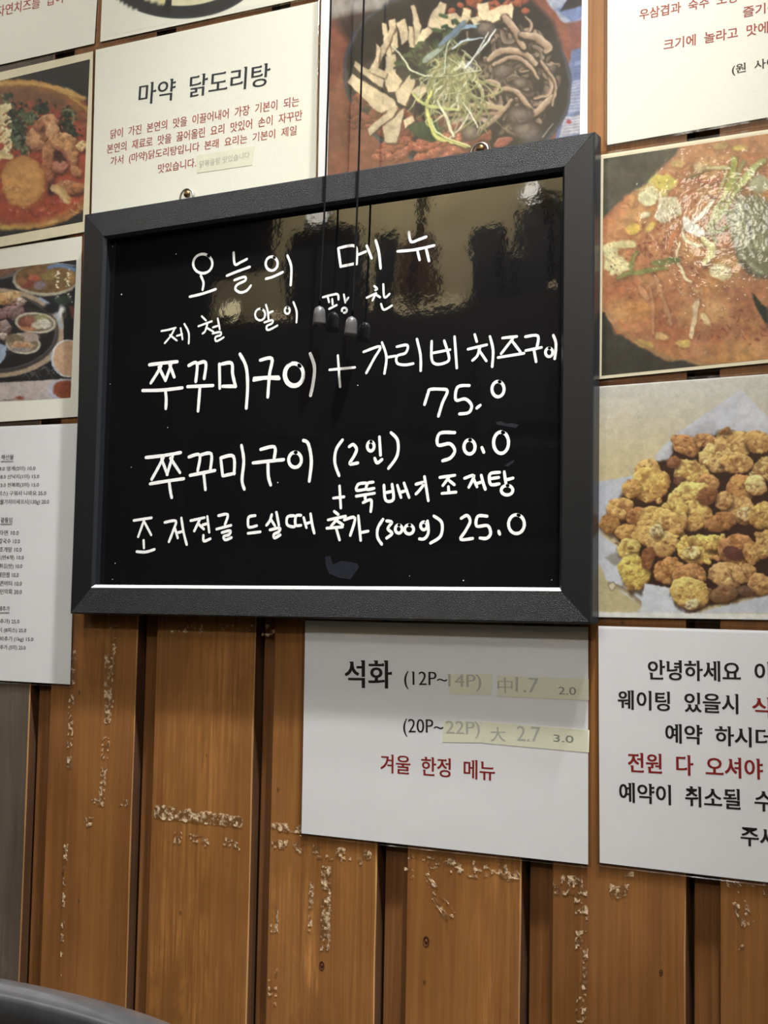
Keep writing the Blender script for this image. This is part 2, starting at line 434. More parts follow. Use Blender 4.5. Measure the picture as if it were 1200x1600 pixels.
# knots on the boards
def knot(px, py, r, par):
    c = W(px, py, -FACE)
    bm = bmesh.new()
    rings = [(0.0, -0.0001), (0.42, 0.0002), (0.52, -0.0005), (0.62, 0.0003), (1.0, 0.0)]
    prev = None
    for q, h in rings:
        ring = [bm.verts.new((c.x + q * r * math.cos(t) * 0.8, FACE - 0.0002 - h, c.z + q * r * math.sin(t) * 1.15)) for t in [2 * math.pi * k / 18 for k in range(18)]] if q else [bm.verts.new((c.x, FACE - 0.0004, c.z))]
        if prev:
            for k in range(18):
                a, b = ring[k], ring[(k + 1) % 18]
                if len(prev) == 1: bm.faces.new((prev[0], a, b))
                else: bm.faces.new((prev[k], prev[(k + 1) % 18], b, a))
        prev = ring
    obj('knot', bm_mesh('knot', bm, True), M['knot'], par)
knot(666, 1471, 0.0045, P[3]); knot(503, 1509, 0.004, P[2]); knot(1033, 1519, 0.0022, P[4])

# remains of old adhesive tape: thin crinkled clear flakes stuck on the boards
def residue(par, quad, nx, ny, keep, amp=0.0004, seed=0, mat='residue'):
    """quad: four photograph pixels (tl, tr, br, bl) on the board face"""
    nx, ny = max(2, int(nx * 0.8)), max(3, int(ny * 0.8))
    rng = random.Random(seed * 13 + 5)
    c = [W(a, b, -FACE) for a, b in quad]
    vs, fs = [], []
    for j in range(ny + 1):
        for i in range(nx + 1):
            u, v = i / nx, j / ny
            ju = u + (rng.uniform(-.35, .35) / nx if 0 < i < nx else rng.uniform(-.3, .3) / nx)
            jv = v + (rng.uniform(-.35, .35) / ny if 0 < j < ny else rng.uniform(-.3, .3) / ny)
            p = c[0] * (1 - ju) * (1 - jv) + c[1] * ju * (1 - jv) + c[2] * ju * jv + c[3] * (1 - ju) * jv
            vs.append((p.x, FACE - 0.0002 - rng.random() * amp, p.z))
    patch = [[rng.random() for _ in range(nx + 1)] for _ in range(ny + 1)]
    for j in range(ny):
        for i in range(nx):
            s = (patch[j][i] + patch[j // 3 * 3][i // 3 * 3] * 1.5) / 2.5
            if s < keep:
                a = j * (nx + 1) + i
                fs.append((a, a + 1, a + nx + 2, a + nx + 1))
    if fs: obj('tape_residue', pydata('tape_residue', vs, fs), M[mat], par)
R_ = [  # board index, quad, nx, ny, keep
 (1, ((242, 1256), (380, 1276), (379, 1293), (241, 1279)), 46, 7, 0.85), (1, ((262, 1297), (382, 1312), (380, 1330), (262, 1316)), 40, 6, 0.34),
 (1, ((266, 974), (398, 976), (396, 990), (266, 988)), 44, 5, 0.42), (0, ((165, 986), (182, 988), (176, 1130), (163, 1130)), 6, 46, 0.5),
 (0, ((143, 1243), (200, 1250), (200, 1264), (143, 1258)), 20, 5, 0.36), (0, ((101, 1316), (107, 1316), (97, 1525), (93, 1525)), 2, 70, 0.38),
 (0, ((110, 1015), (119, 1016), (112, 1200), (105, 1200)), 4, 50, 0.5), (0, ((137, 975), (200, 978), (200, 990), (137, 987)), 20, 4, 0.25),
 (0, ((160, 1150), (172, 1150), (166, 1245), (155, 1245)), 5, 30, 0.4), (0, ((133, 1275), (146, 1277), (144, 1293), (131, 1291)), 5, 6, 0.45),
 (2, ((425, 1284), (474, 1289), (474, 1303), (425, 1298)), 14, 5, 0.75), (2, ((425, 1311), (580, 1330), (580, 1352), (425, 1334)), 46, 7, 0.42),
 (2, ((484, 1378), (491, 1378), (487, 1470), (481, 1470)), 3, 26, 0.62), (2, ((503, 1352), (519, 1354), (516, 1485), (501, 1485)), 6, 40, 0.6),
 (2, ((424, 1400), (436, 1400), (432, 1590), (418, 1590)), 5, 50, 0.34), (3, ((633, 1334), (812, 1352), (812, 1378), (633, 1360)), 50, 9, 0.36),
 (3, ((636, 1362), (670, 1364), (715, 1430), (690, 1440)), 14, 20, 0.36), (4, ((864, 1366), (918, 1370), (918, 1400), (864, 1396)), 18, 9, 0.42),
 (4, ((898, 1400), (920, 1400), (916, 1598), (900, 1598)), 7, 54, 0.42), (4, ((953, 1380), (984, 1382), (978, 1404), (953, 1402)), 12, 9, 0.8),
 (4, ((968, 1360), (992, 1362), (990, 1370), (968, 1368)), 10, 4, 0.6), (5, ((1130, 1374), (1150, 1376), (1180, 1440), (1160, 1450)), 9, 24, 0.45),
 (5, ((1146, 1450), (1176, 1455), (1172, 1485), (1146, 1482)), 12, 10, 0.4), (5, ((1140, 1368), (1200, 1376), (1200, 1400), (1150, 1385)), 18, 7, 0.3),
 (2, ((410, 972), (432, 972), (432, 996), (410, 994)), 6, 8, 0.4)]
for i, (b, q, nx, ny, k) in enumerate(R_): residue(P[b], q, nx, ny, k, seed=i)

# ------------------------------------------------------------------ painting of the printed food photographs
def vnoise(x, y, seed=0):
    xi, yi = np.floor(x).astype(int), np.floor(y).astype(int)
    fx, fy = x - xi, y - yi
    fx, fy = fx * fx * (3 - 2 * fx), fy * fy * (3 - 2 * fy)
    def h(a, b):
        n = (a * 374761393 + b * 668265263 + seed * 974711) & 0x7fffffff
        n = ((n ^ (n >> 13)) * 1274126177) & 0x7fffffff
        return ((n ^ (n >> 16)) & 0xffff) / 65535.0
    return (h(xi, yi) * (1 - fx) + h(xi + 1, yi) * fx) * (1 - fy) + (h(xi, yi + 1) * (1 - fx) + h(xi + 1, yi + 1) * fx) * fy
def fbm(x, y, s, seed=0, octv=4):
    a, t, w = 0, 0, 1.0
    for i in range(octv):
        a = a + w * vnoise(x / s, y / s, seed + i * 17); t += w; w *= 0.55; s *= 0.5
    return a / t

class Canvas:
    """raster of one print; content is given in the units of a sketch: (x, y) -> pixel ((x / s) + ox, (y / s) + oy)"""
    def __init__(self, x0, y0, x1, y1, base, s=1.0, ox=0, oy=0, res=1.0):
        self.x0, self.y0, self.res = x0, y0, res
        self.w, self.h = int((x1 - x0) * res), int((y1 - y0) * res)
        self.a = np.zeros((self.h, self.w, 3)); self.a[:] = base
        self.s, self.ox, self.oy = s, ox, oy
        gx, gy = np.meshgrid(np.arange(self.w), np.arange(self.h))
        self.gx, self.gy = ((gx / res + x0) - ox) * s, ((gy / res + y0) - oy) * s     # sketch units
    def win(self, xa, ya, xb, yb, pad):
        k = self.res / self.s
        i0 = int((((xa - pad) / self.s + self.ox) - self.x0) * self.res); i1 = int((((xb + pad) / self.s + self.ox) - self.x0) * self.res) + 2
        j0 = int((((ya - pad) / self.s + self.oy) - self.y0) * self.res); j1 = int((((yb + pad) / self.s + self.oy) - self.y0) * self.res) + 2
        return slice(max(j0, 0), max(min(j1, self.h), 0)), slice(max(i0, 0), max(min(i1, self.w), 0))
    def put(self, sl, mask, col):
        m = np.clip(mask, 0, 1)[..., None]
        self.a[sl] = self.a[sl] * (1 - m) + np.asarray(col, float) * m
    def poly(self, pts, col, soft=1.5, jit=0.0, js=12, seed=0, var=0.0):
        p = np.array(pts, float)
        sl = self.win(p[:, 0].min(), p[:, 1].min(), p[:, 0].max(), p[:, 1].max(), soft + jit)
        X, Y = self.gx[sl], self.gy[sl]
        if X.size == 0: return
        if jit:
            X = X + (fbm(X, Y, js, seed) - 0.5) * 2 * jit; Y = Y + (fbm(X + 91, Y + 37, js, seed) - 0.5) * 2 * jit
        inside = np.zeros(X.shape, bool); d = np.full(X.shape, 1e9)
        for i in range(len(p)):
            a, b = p[i], p[(i + 1) % len(p)]
            e = b - a; L2 = e @ e + 1e-9
            t = np.clip(((X - a[0]) * e[0] + (Y - a[1]) * e[1]) / L2, 0, 1)
            d = np.minimum(d, np.hypot(X - a[0] - t * e[0], Y - a[1] - t * e[1]))
            c = ((a[1] > Y) != (b[1] > Y)) & (X < (b[0] - a[0]) * (Y - a[1]) / (b[1] - a[1] + 1e-12) + a[0])
            inside ^= c
        sd = np.where(inside, d, -d)
        c = np.asarray(col, float)
        if var:
            c = c * (1 + var * (fbm(X, Y, js * 1.6, seed + 5)[..., None] - 0.5) * 2)
        self.put(sl, 0.5 + sd / (2 * soft), c)
    def stroke(self, pts, wd, col, hi=None, soft=1.2, taper=0.0, alpha=1.0):
        p = smooth(pts, 6) if len(pts) > 2 else [tuple(q) for q in pts]
        p = np.array(p, float)
        sl = self.win(p[:, 0].min(), p[:, 1].min(), p[:, 0].max(), p[:, 1].max(), wd + soft)
        X, Y = self.gx[sl], self.gy[sl]
        if X.size == 0: return
        d = np.full(X.shape, 1e9); side = np.zeros(X.shape); n = len(p) - 1
        for i in range(n):
            a, b = p[i], p[i + 1]
            e = b - a; l = math.hypot(*e) + 1e-9
            t = np.clip(((X - a[0]) * e[0] + (Y - a[1]) * e[1]) / (l * l), 0, 1)
            w = (wd / 2) * (1 - taper * abs(2 * (i + t) / n - 1) ** 2)
            dd = np.hypot(X - a[0] - t * e[0], Y - a[1] - t * e[1]) - w
            s2 = ((X - a[0]) * e[1] - (Y - a[1]) * e[0]) / l
            side = np.where(dd < d, s2, side); d = np.minimum(d, dd)
        c = np.asarray(col, float)
        if hi is not None:
            k = np.clip(0.5 + side / wd, 0, 1)[..., None]
            c = c * (1 - k) + np.asarray(hi, float) * k
        self.put(sl, (0.5 - d / (2 * soft)) * alpha, c)
    def ell(self, cx, cy, rx, ry, col, rot=0, soft=1.5, wob=0.0, ws=20, seed=0, edge=None, ew=0.0, ring=False, alpha=1.0, tex=0.0, ts=9):
        r = max(rx, ry) * (1 + wob)
        sl = self.win(cx - r, cy - r, cx + r, cy + r, soft + ew)
        X, Y = self.gx[sl], self.gy[sl]
        if X.size == 0: return
        t = math.radians(rot)
        u = ((X - cx) * math.cos(t) + (Y - cy) * math.sin(t)) / rx; v = (-(X - cx) * math.sin(t) + (Y - cy) * math.cos(t)) / ry
        q = np.hypot(u, v)
        if wob: q = q * (1 + wob * 2 * (fbm(X, Y, ws, seed) - 0.5))
        sd = (1 - q) * min(rx, ry)
        c = np.asarray(col, float)
        if tex: c = c * (1 + tex * 2 * (fbm(X, Y, ts, seed + 3)[..., None] - 0.5))
        if edge is not None:
            k = np.clip(1 - sd / ew, 0, 1)[..., None]
            c = c * (1 - k) + np.asarray(edge, float) * k
        m = np.clip(0.5 + sd / (2 * soft), 0, 1)
        if ring: m = np.clip(0.5 + (ring / 2 - np.abs(sd)) / (2 * soft), 0, 1)
        self.put(sl, m * alpha, c)
    def lump(self, cx, cy, rx, ry, col, rot=0, seed=0, dark=(70, 38, 18), wob=0.22, ts=0.32, gain=0.0):
        """one battered, crinkled lump as the camera of the print saw it"""
        r = max(rx, ry) * 1.35
        sl = self.win(cx - r, cy - r, cx + r, cy + r, 3)
        X, Y = self.gx[sl], self.gy[sl]
        if X.size == 0: return
        t = math.radians(rot); mr = min(rx, ry)
        u = ((X - cx) * math.cos(t) + (Y - cy) * math.sin(t)) / rx; v = (-(X - cx) * math.sin(t) + (Y - cy) * math.cos(t)) / ry
        q = np.hypot(u, v) * (1 + wob * 2 * (fbm(X, Y, mr * 0.9, seed) - 0.5))
        h = np.sqrt(np.clip(1 - q * q, 0, 1)) * 1.1 + 1.1 * np.abs(fbm(X, Y, mr * ts * 2.2, seed + 9, 3) - 0.5) + 0.35 * fbm(X, Y, mr * ts * 0.7, seed + 2, 3)
        hy, hx = np.gradient(h)
        k = mr / self.s * self.res
        sh = 0.60 - hy * k * 0.16 * -1.0 * 1.0 - hx * k * 0.06 * -1.0
        sh = 0.62 + (hy * 0.20 + hx * 0.08) * k
        sh = np.clip(sh * (0.62 + 0.45 * np.sqrt(np.clip(1 - q * q, 0, 1))), 0, 1.25)[..., None]
        c0, c1, c2 = np.asarray(dark, float), np.asarray(col, float), np.minimum(np.asarray(col, float) * 1.28 + 18, 245)
        sh = sh + gain
        c = np.where(sh < 0.62, c0 + (c1 - c0) * (sh / 0.62), c1 + (c2 - c1) * np.clip((sh - 0.62) / 0.5, 0, 1))
        br = np.clip((fbm(X, Y, mr * 0.55, seed + 21, 3) - 0.54) * 5, 0, 1)[..., None]
        c = c * (1 - br * 0.55) + np.asarray((120, 66, 32), float) * br * 0.55
        self.put(sl, 0.5 + (1 - q) * mr / 3.0, c)
    def grain(self, amt, s, seed=0):
        n = fbm(self.gx, self.gy, s, seed)[..., None]
        self.a *= (1 + amt * 2 * (n - 0.5))
    def warp(self, amt, sc_, seed=0):
        dx = (fbm(self.gx, self.gy, sc_, seed, 3) - 0.5) * 2 * amt / self.s * self.res
        dy = (fbm(self.gx, self.gy, sc_, seed + 50, 3) - 0.5) * 2 * amt / self.s * self.res
        j, i = np.meshgrid(np.arange(self.h), np.arange(self.w), indexing='ij')
        x, y = np.clip(i + dx, 0, self.w - 1.001), np.clip(j + dy, 0, self.h - 1.001)
        i0, j0 = np.minimum(x.astype(int), self.w - 2), np.minimum(y.astype(int), self.h - 2); u, v = (x - i0)[..., None], (y - j0)[..., None]
        a = self.a
        self.a = (a[j0, i0] * (1 - u) + a[j0, i0 + 1] * u) * (1 - v) + (a[j0 + 1, i0] * (1 - u) + a[j0 + 1, i0 + 1] * u) * v
        return self
    def mottle(self, amt, sc_, seed=0):
        n1 = fbm(self.gx, self.gy, sc_, seed, 4) - 0.5; n2 = fbm(self.gx, self.gy, sc_ * 0.6, seed + 5, 3) - 0.5
        self.a = self.a * (1 + amt * 2 * n1[..., None]) + np.stack([n2 * 60 * amt, n2 * -10 * amt, n2 * -60 * amt], -1)
        return self
    def tone(self, sat=1.0, lift=0.0, gainf=1.0):
        l = self.a.mean(2, keepdims=True)
        self.a = np.clip((l + (self.a - l) * sat) * gainf * (1 - lift) + 118 * lift, 0, 255)
        return self
    def sample(self, px, py):
        fx = (px - self.x0) * self.res; fy = (py - self.y0) * self.res
        def refl(v, n):
            v = np.abs(v); v = np.mod(v, 2 * (n - 1)); return np.where(v > n - 1, 2 * (n - 1) - v, v)
        fx, fy = refl(fx, self.w), refl(fy, self.h)
        i, j = np.minimum(fx.astype(int), self.w - 2), np.minimum(fy.astype(int), self.h - 2)
        u, v = (fx - i)[:, None], (fy - j)[:, None]
        a = self.a
        return (a[j, i] * (1 - u) + a[j, i + 1] * u) * (1 - v) + (a[j + 1, i] * (1 - u) + a[j + 1, i + 1] * u) * v

def smooth(pts, n=6):
    p = [tuple(map(float, q)) for q in pts]
    if len(p) < 3: return p
    out = []
    for i in range(len(p) - 1):
        a, b, c, d = p[max(i - 1, 0)], p[i], p[i + 1], p[min(i + 2, len(p) - 1)]
        for k in range(n):
            t = k / n
            out.append(tuple(0.5 * (2 * b[m] + (c[m] - a[m]) * t + (2 * a[m] - 5 * b[m] + 4 * c[m] - d[m]) * t * t + (3 * b[m] - a[m] - 3 * c[m] + d[m]) * t ** 3) for m in (0, 1)))
    out.append(p[-1])
    return out

def paint_mushrooms():
    c = Canvas(480, -40, 916, 300, (118, 62, 46), 2.609, 480, 0)
    r = random.Random(4)
    c.a *= (0.8 + 0.45 * fbm(c.gx, c.gy, 180, 3))[..., None]
    c.poly([(60, -110), (640, -110), (520, 8), (430, 12), (108, 70), (60, 80)], (146, 140, 134), 2)
    c.poly([(106, 72), (175, 180), (190, 330), (285, 230), (330, 80), (430, 10)], (52, 34, 34), 14)
    c.poly([(900, -110), (1130, -110), (1130, 110), (1040, 90)], (150, 158, 180), 4)
    c.poly([(1010, 40), (1060, 10), (1130, -5), (1130, 70), (1080, 90)], (98, 118, 168), 6)
    c.poly([(1030, 48), (1075, -20), (1130, -40), (1130, 20)], (36, 30, 34), 3)
    c.poly([(1060, 90), (1130, 80), (1130, 200), (1075, 215)], (126, 68, 60), 5)
    c.poly([(1078, 208), (1130, 192), (1130, 560), (1010, 575)], (86, 108, 158), 3)
    c.poly([(1085, 330), (1122, 322), (1116, 455), (1062, 462)], (150, 158, 188), 3)
    c.poly([(1048, 470), (1118, 466), (1110, 545), (1028, 560)], (176, 172, 186), 3)
    for k in range(26):
        y = 225 + k * 13
        c.stroke([(1082 - k * 1.6, y), (1118 - k * 0.2, y - 6)], 2.6, (60, 74, 118), alpha=0.6)
    c.ell(1066, 495, 10, 10, (170, 60, 70)); 
    c.poly([(1092, 250), (1124, 244), (1124, 262), (1090, 268)], (110, 130, 176), 2)
    # the pan
    c.ell(612, 322, 470, 372, (30, 28, 31), 10, 2, edge=(58, 60, 70), ew=16)
    c.ell(612, 322, 462, 364, (66, 84, 122), 10, 2, ring=3, alpha=0.7)
    c.ell(600, 315, 432, 338, (24, 21, 22), 10, 8)
    c.poly([(640, -60), (900, -20), (1000, 90), (1040, 200), (900, 160), (700, 30)], (26, 24, 27), 12)
    # red marinated meat
    for k in range(150):
        a = r.uniform(0, 1); x = 190 + a * 560 + r.uniform(-20, 20); y = 440 + a * 175 + r.uniform(-45, 70) - (a > .5) * 20
        if y > 668 - max(0, x - 330) * 0.10: continue
        b = r.uniform(.65, 1.15)
        c.lump(x, y, r.uniform(16, 34), r.uniform(9, 19), (128 * b, 62 * b, 46 * b), r.uniform(-60, 60), k, (50, 16, 12), 0.3)
    for k in range(46):
        x = r.uniform(290, 640); y = 570 + r.uniform(-18, 75)
        c.lump(x, y, r.uniform(18, 36), r.uniform(10, 20), (160, 82, 60), r.uniform(-40, 20), k + 300, (70, 20, 12), 0.3)
        c.ell(x + r.uniform(-9, 9), y - 5, 2.5, 2, (235, 190, 160))
    for k in range(22):
        c.lump(r.uniform(560, 900), r.uniform(2, 60), r.uniform(16, 30), r.uniform(9, 16), (156, 72, 44), r.uniform(-60, 60), 700 + k, (50, 16, 12))
    c.lump(800, 580, 40, 22, (150, 76, 60), -20, 812, (60, 22, 18))
    # cut king oyster mushrooms
    cr, cs = (214, 192, 152), (196, 160, 118)
    sticks = [((300, 96), (322, 94), (352, 250), (330, 268)), ((332, 80), (362, 74), (372, 190), (346, 215)), ((368, 92), (402, 78), (412, 160), (386, 180)),
     ((424, 22), (440, 20), (462, 110), (450, 190), (436, 180)), ((412, 110), (430, 112), (436, 190), (416, 196)), ((466, 118), (496, 104), (508, 130), (446, 200), (436, 192)),
     ((508, 60), (545, 10), (570, 20), (560, 80), (520, 120), (488, 108)), ((560, 60), (610, 54), (640, 80), (600, 120), (520, 124), (516, 100)),
     ((616, 96), (640, 32), (664, 40), (666, 76), (640, 112)), ((688, 14), (736, 8), (744, 60), (730, 88), (698, 82)), ((740, 46), (800, 24), (838, 14), (834, 80), (790, 84), (730, 104)),
     ((660, 74), (700, 70), (720, 100), (690, 110)),
     ((196, 246), (310, 320), (312, 356), (290, 350), (188, 268)), ((344, 104), (366, 116), (300, 250), (276, 300), (252, 286)), ((282, 174), (300, 196), (290, 260), (276, 244)),
     ((320, 232), (360, 222), (366, 300), (340, 330), (316, 300)), ((316, 330), (352, 286), (392, 330), (366, 372), (330, 376)),
     ((180, 296), (240, 340), (360, 410), (372, 440), (300, 462), (260, 432), (164, 336)), ((362, 380), (420, 300), (440, 330), (400, 430), (372, 420)),
     ((246, 520), (350, 440), (372, 446), (356, 470), (256, 552)), ((310, 520), (396, 440), (396, 470), (360, 580), (318, 582)), ((396, 490), (430, 470), (440, 490), (400, 526)),
     ((420, 372), (470, 330), (500, 350), (450, 420)), ((268, 262), (330, 300), (320, 322), (262, 296))]
    for k, p in enumerate(sticks):
        q = [(a + 3, b + 5) for a, b in p]
        c.poly(q, (70, 50, 34), 4, 3, 30, k)
        b = r.uniform(.9, 1.04)
        c.poly(p, (cr[0] * b, cr[1] * b, cr[2] * b), 1.6, 4, 40, k, 0.16)
        x0_, y0_ = p[0]; x1_, y1_ = p[-1]
        c.stroke([((a[0] * 0.8 + p[0][0] * .2), (a[1] * .8 + p[0][1] * .2)) for a in p[1:3]], 4, cs, soft=3, alpha=0.6)
    # greens
    for k in range(70):
        x, y = r.choice([(590, 115, ), (560, 160), (430, 215), (420, 250), (540, 200), (500, 300), (466, 330)]) ; x += r.gauss(0, 26); y += r.gauss(0, 22)
        a = r.uniform(0, 6.28); l = r.uniform(14, 34)
        c.stroke([(x, y), (x + l * math.cos(a), y + l * math.sin(a))], r.uniform(8, 17), r.choice([(28, 46, 30), (40, 66, 34), (22, 34, 26), (60, 84, 44)]), soft=2)
    c.poly([(436, 500), (520, 480), (560, 540), (520, 580), (440, 555), (412, 520)], (38, 62, 36), 3, 5, 20, 5, 0.25)
    for k in range(60):
        x, y = 560 + r.gauss(0, 50), 270 + r.gauss(0, 60)
        a = r.uniform(-1.2, 1.2) + 1.2
        c.stroke([(x, y), (x + 40 * math.cos(a), y + 40 * math.sin(a))], r.uniform(5, 10), r.choice([(92, 110, 62), (120, 134, 88), (70, 92, 50), (140, 150, 108)]), soft=2)
    # grey oyster mushrooms
    for k in range(120):
        a = r.uniform(0, 6.28); q = math.sqrt(r.random())
        x, y = 855 + 155 * q * math.cos(a) * 0.95, 320 + 215 * q * math.sin(a)
        b = r.uniform(.5, 1.05); l = r.uniform(30, 75); t = r.uniform(0, 6.28); bend = r.uniform(-28, 28)
        p = [(x - l / 2 * math.cos(t), y - l / 2 * math.sin(t)), (x + bend * math.sin(t), y - bend * math.cos(t)), (x + l / 2 * math.cos(t), y + l / 2 * math.sin(t))]
        w = r.uniform(14, 30)
        c.stroke([(u + 2, v + 4) for u, v in p], w + 7, (34, 26, 22), soft=3, alpha=.8)
        c.stroke(p, w, (104 * b, 84 * b, 70 * b), hi=(176 * b, 150 * b, 126 * b), soft=2, taper=0.4)
        if r.random() < .4: c.stroke(p, w * .25, (60, 44, 36), soft=2, alpha=.7)
    for p, w in ((((740, 240), (800, 205), (880, 215), (930, 260)), 26), (((760, 262), (840, 232), (900, 262), (940, 320)), 18), (((800, 68), (840, 120), (880, 190)), 30), (((890, 70), (912, 100), (905, 125)), 12),
                 (((870, 140), (930, 150), (985, 190), (975, 210)), 30), (((785, 360), (850, 372), (905, 430), (930, 460)), 20), (((690, 540), (760, 490), (835, 410)), 22), (((950, 250), (990, 310), (985, 380), (930, 400)), 16),
                 (((920, 470), (960, 440), (998, 390)), 26), (((700, 350), (740, 332), (780, 350), (750, 395)), 20), (((980, 290), (1010, 340), (1000, 430)), 12)):
        c.stroke([(u + 3, v + 6) for u, v in p], w + 8, (38, 28, 24), soft=3, alpha=.8)
        c.stroke(p, w, (128, 98, 74), hi=(204, 176, 148), soft=2, taper=.3)
    for x, y, a, b in ((730, 120, 44, 34), (800, 290, 46, 30), (870, 470, 60, 40), (870, 340, 34, 22), (670, 545, 40, 32), (890, 530, 60, 34)):
        c.ell(x, y, a, b, (92, 78, 70), r.uniform(-30, 30), 4, 0.25, 20, int(x), edge=(48, 38, 34), ew=14, tex=0.3)
        c.ell(x - 8, y - 8, a * .45, b * .4, (142, 124, 110), 0, 8, alpha=.6)
    c.stroke([(560, 430), (660, 425), (790, 440)], 24, (168, 140, 104), hi=(196, 172, 132), soft=4); c.stroke([(560, 470), (660, 470), (790, 462)], 16, (150, 118, 90), soft=4)
    c.stroke([(590, 500), (680, 480), (740, 500)], 18, (196, 172, 158), hi=(160, 130, 116), soft=4)
    # bean sprouts and scallion threads
    for k in range(120):
        a = r.gauss(1.75, 0.5); l = r.uniform(60, 260) * (0.65 if a < .9 else 1)
        x, y = 610 + r.gauss(0, 42), 285 + r.gauss(0, 52); bend = r.gauss(0, 46)
        if a < 0.5: continue
        p = [(x, y), (x + l * .5 * math.cos(a) + bend, y + l * .5 * math.sin(a)), (x + l * math.cos(a), y + l * math.sin(a) * 0.95)]
        col = r.choice([(186, 184, 128), (206, 204, 162), (150, 154, 96), (214, 212, 186), (120, 126, 76), (168, 158, 112), (140, 128, 90)])
        c.stroke([(u + 2, v + 3) for u, v in p], 8, (88, 92, 44), soft=3, alpha=.35)
        c.stroke(p, r.uniform(3.5, 8), col, soft=1.5, taper=0.6)
    for p, w, col in ((((770, 120), (720, 190), (650, 260)), 9, (238, 242, 240)), (((740, 130), (690, 215), (640, 280)), 7, (228, 236, 234)), (((704, 96), (620, 130), (570, 190), (560, 300)), 7, (196, 214, 190)),
                      (((350, 185), (400, 250), (430, 290), (510, 310)), 8, (214, 218, 190)), (((716, 155), (640, 165), (590, 200)), 8, (196, 214, 226)), (((505, 370), (488, 450), (520, 550), (580, 575), (650, 600)), 15, (206, 208, 104)),
                      (((500, 480), (530, 540), (620, 580), (666, 600)), 8, (228, 230, 160)), (((430, 380), (470, 420), (550, 440), (620, 450)), 14, (190, 196, 112)), (((530, 410), (570, 490), (600, 555)), 13, (224, 222, 186)),
                      (((640, 420), (670, 470), (695, 520)), 7, (236, 234, 214)), (((560, 180), (500, 230), (480, 250)), 22, (134, 150, 134)), (((690, 110), (640, 110), (600, 150)), 18, (116, 150, 184)), (((640, 90), (600, 135), (540, 180)), 20, (92, 116, 138))):
        c.stroke([(u + 2, v + 4) for u, v in p], w + 4, (60, 62, 34), soft=3, alpha=.4); c.stroke(p, w, col, soft=1.6, taper=.4)
    c.ell(650, 272, 34, 20, (236, 244, 248), 20, 10, alpha=.35)
    c.stroke([(960, 560), (980, 532), (1002, 506)], 3, (210, 205, 200)); c.ell(915, 560, 40, 22, (120, 116, 116), -20, 14, alpha=.5)
    c.grain(0.10, 14, 8); c.grain(0.10, 5, 18)
    return c.warp(2.5, 16, 3).warp(7, 60, 9).mottle(0.16, 26, 4).tone(0.82, 0.04)

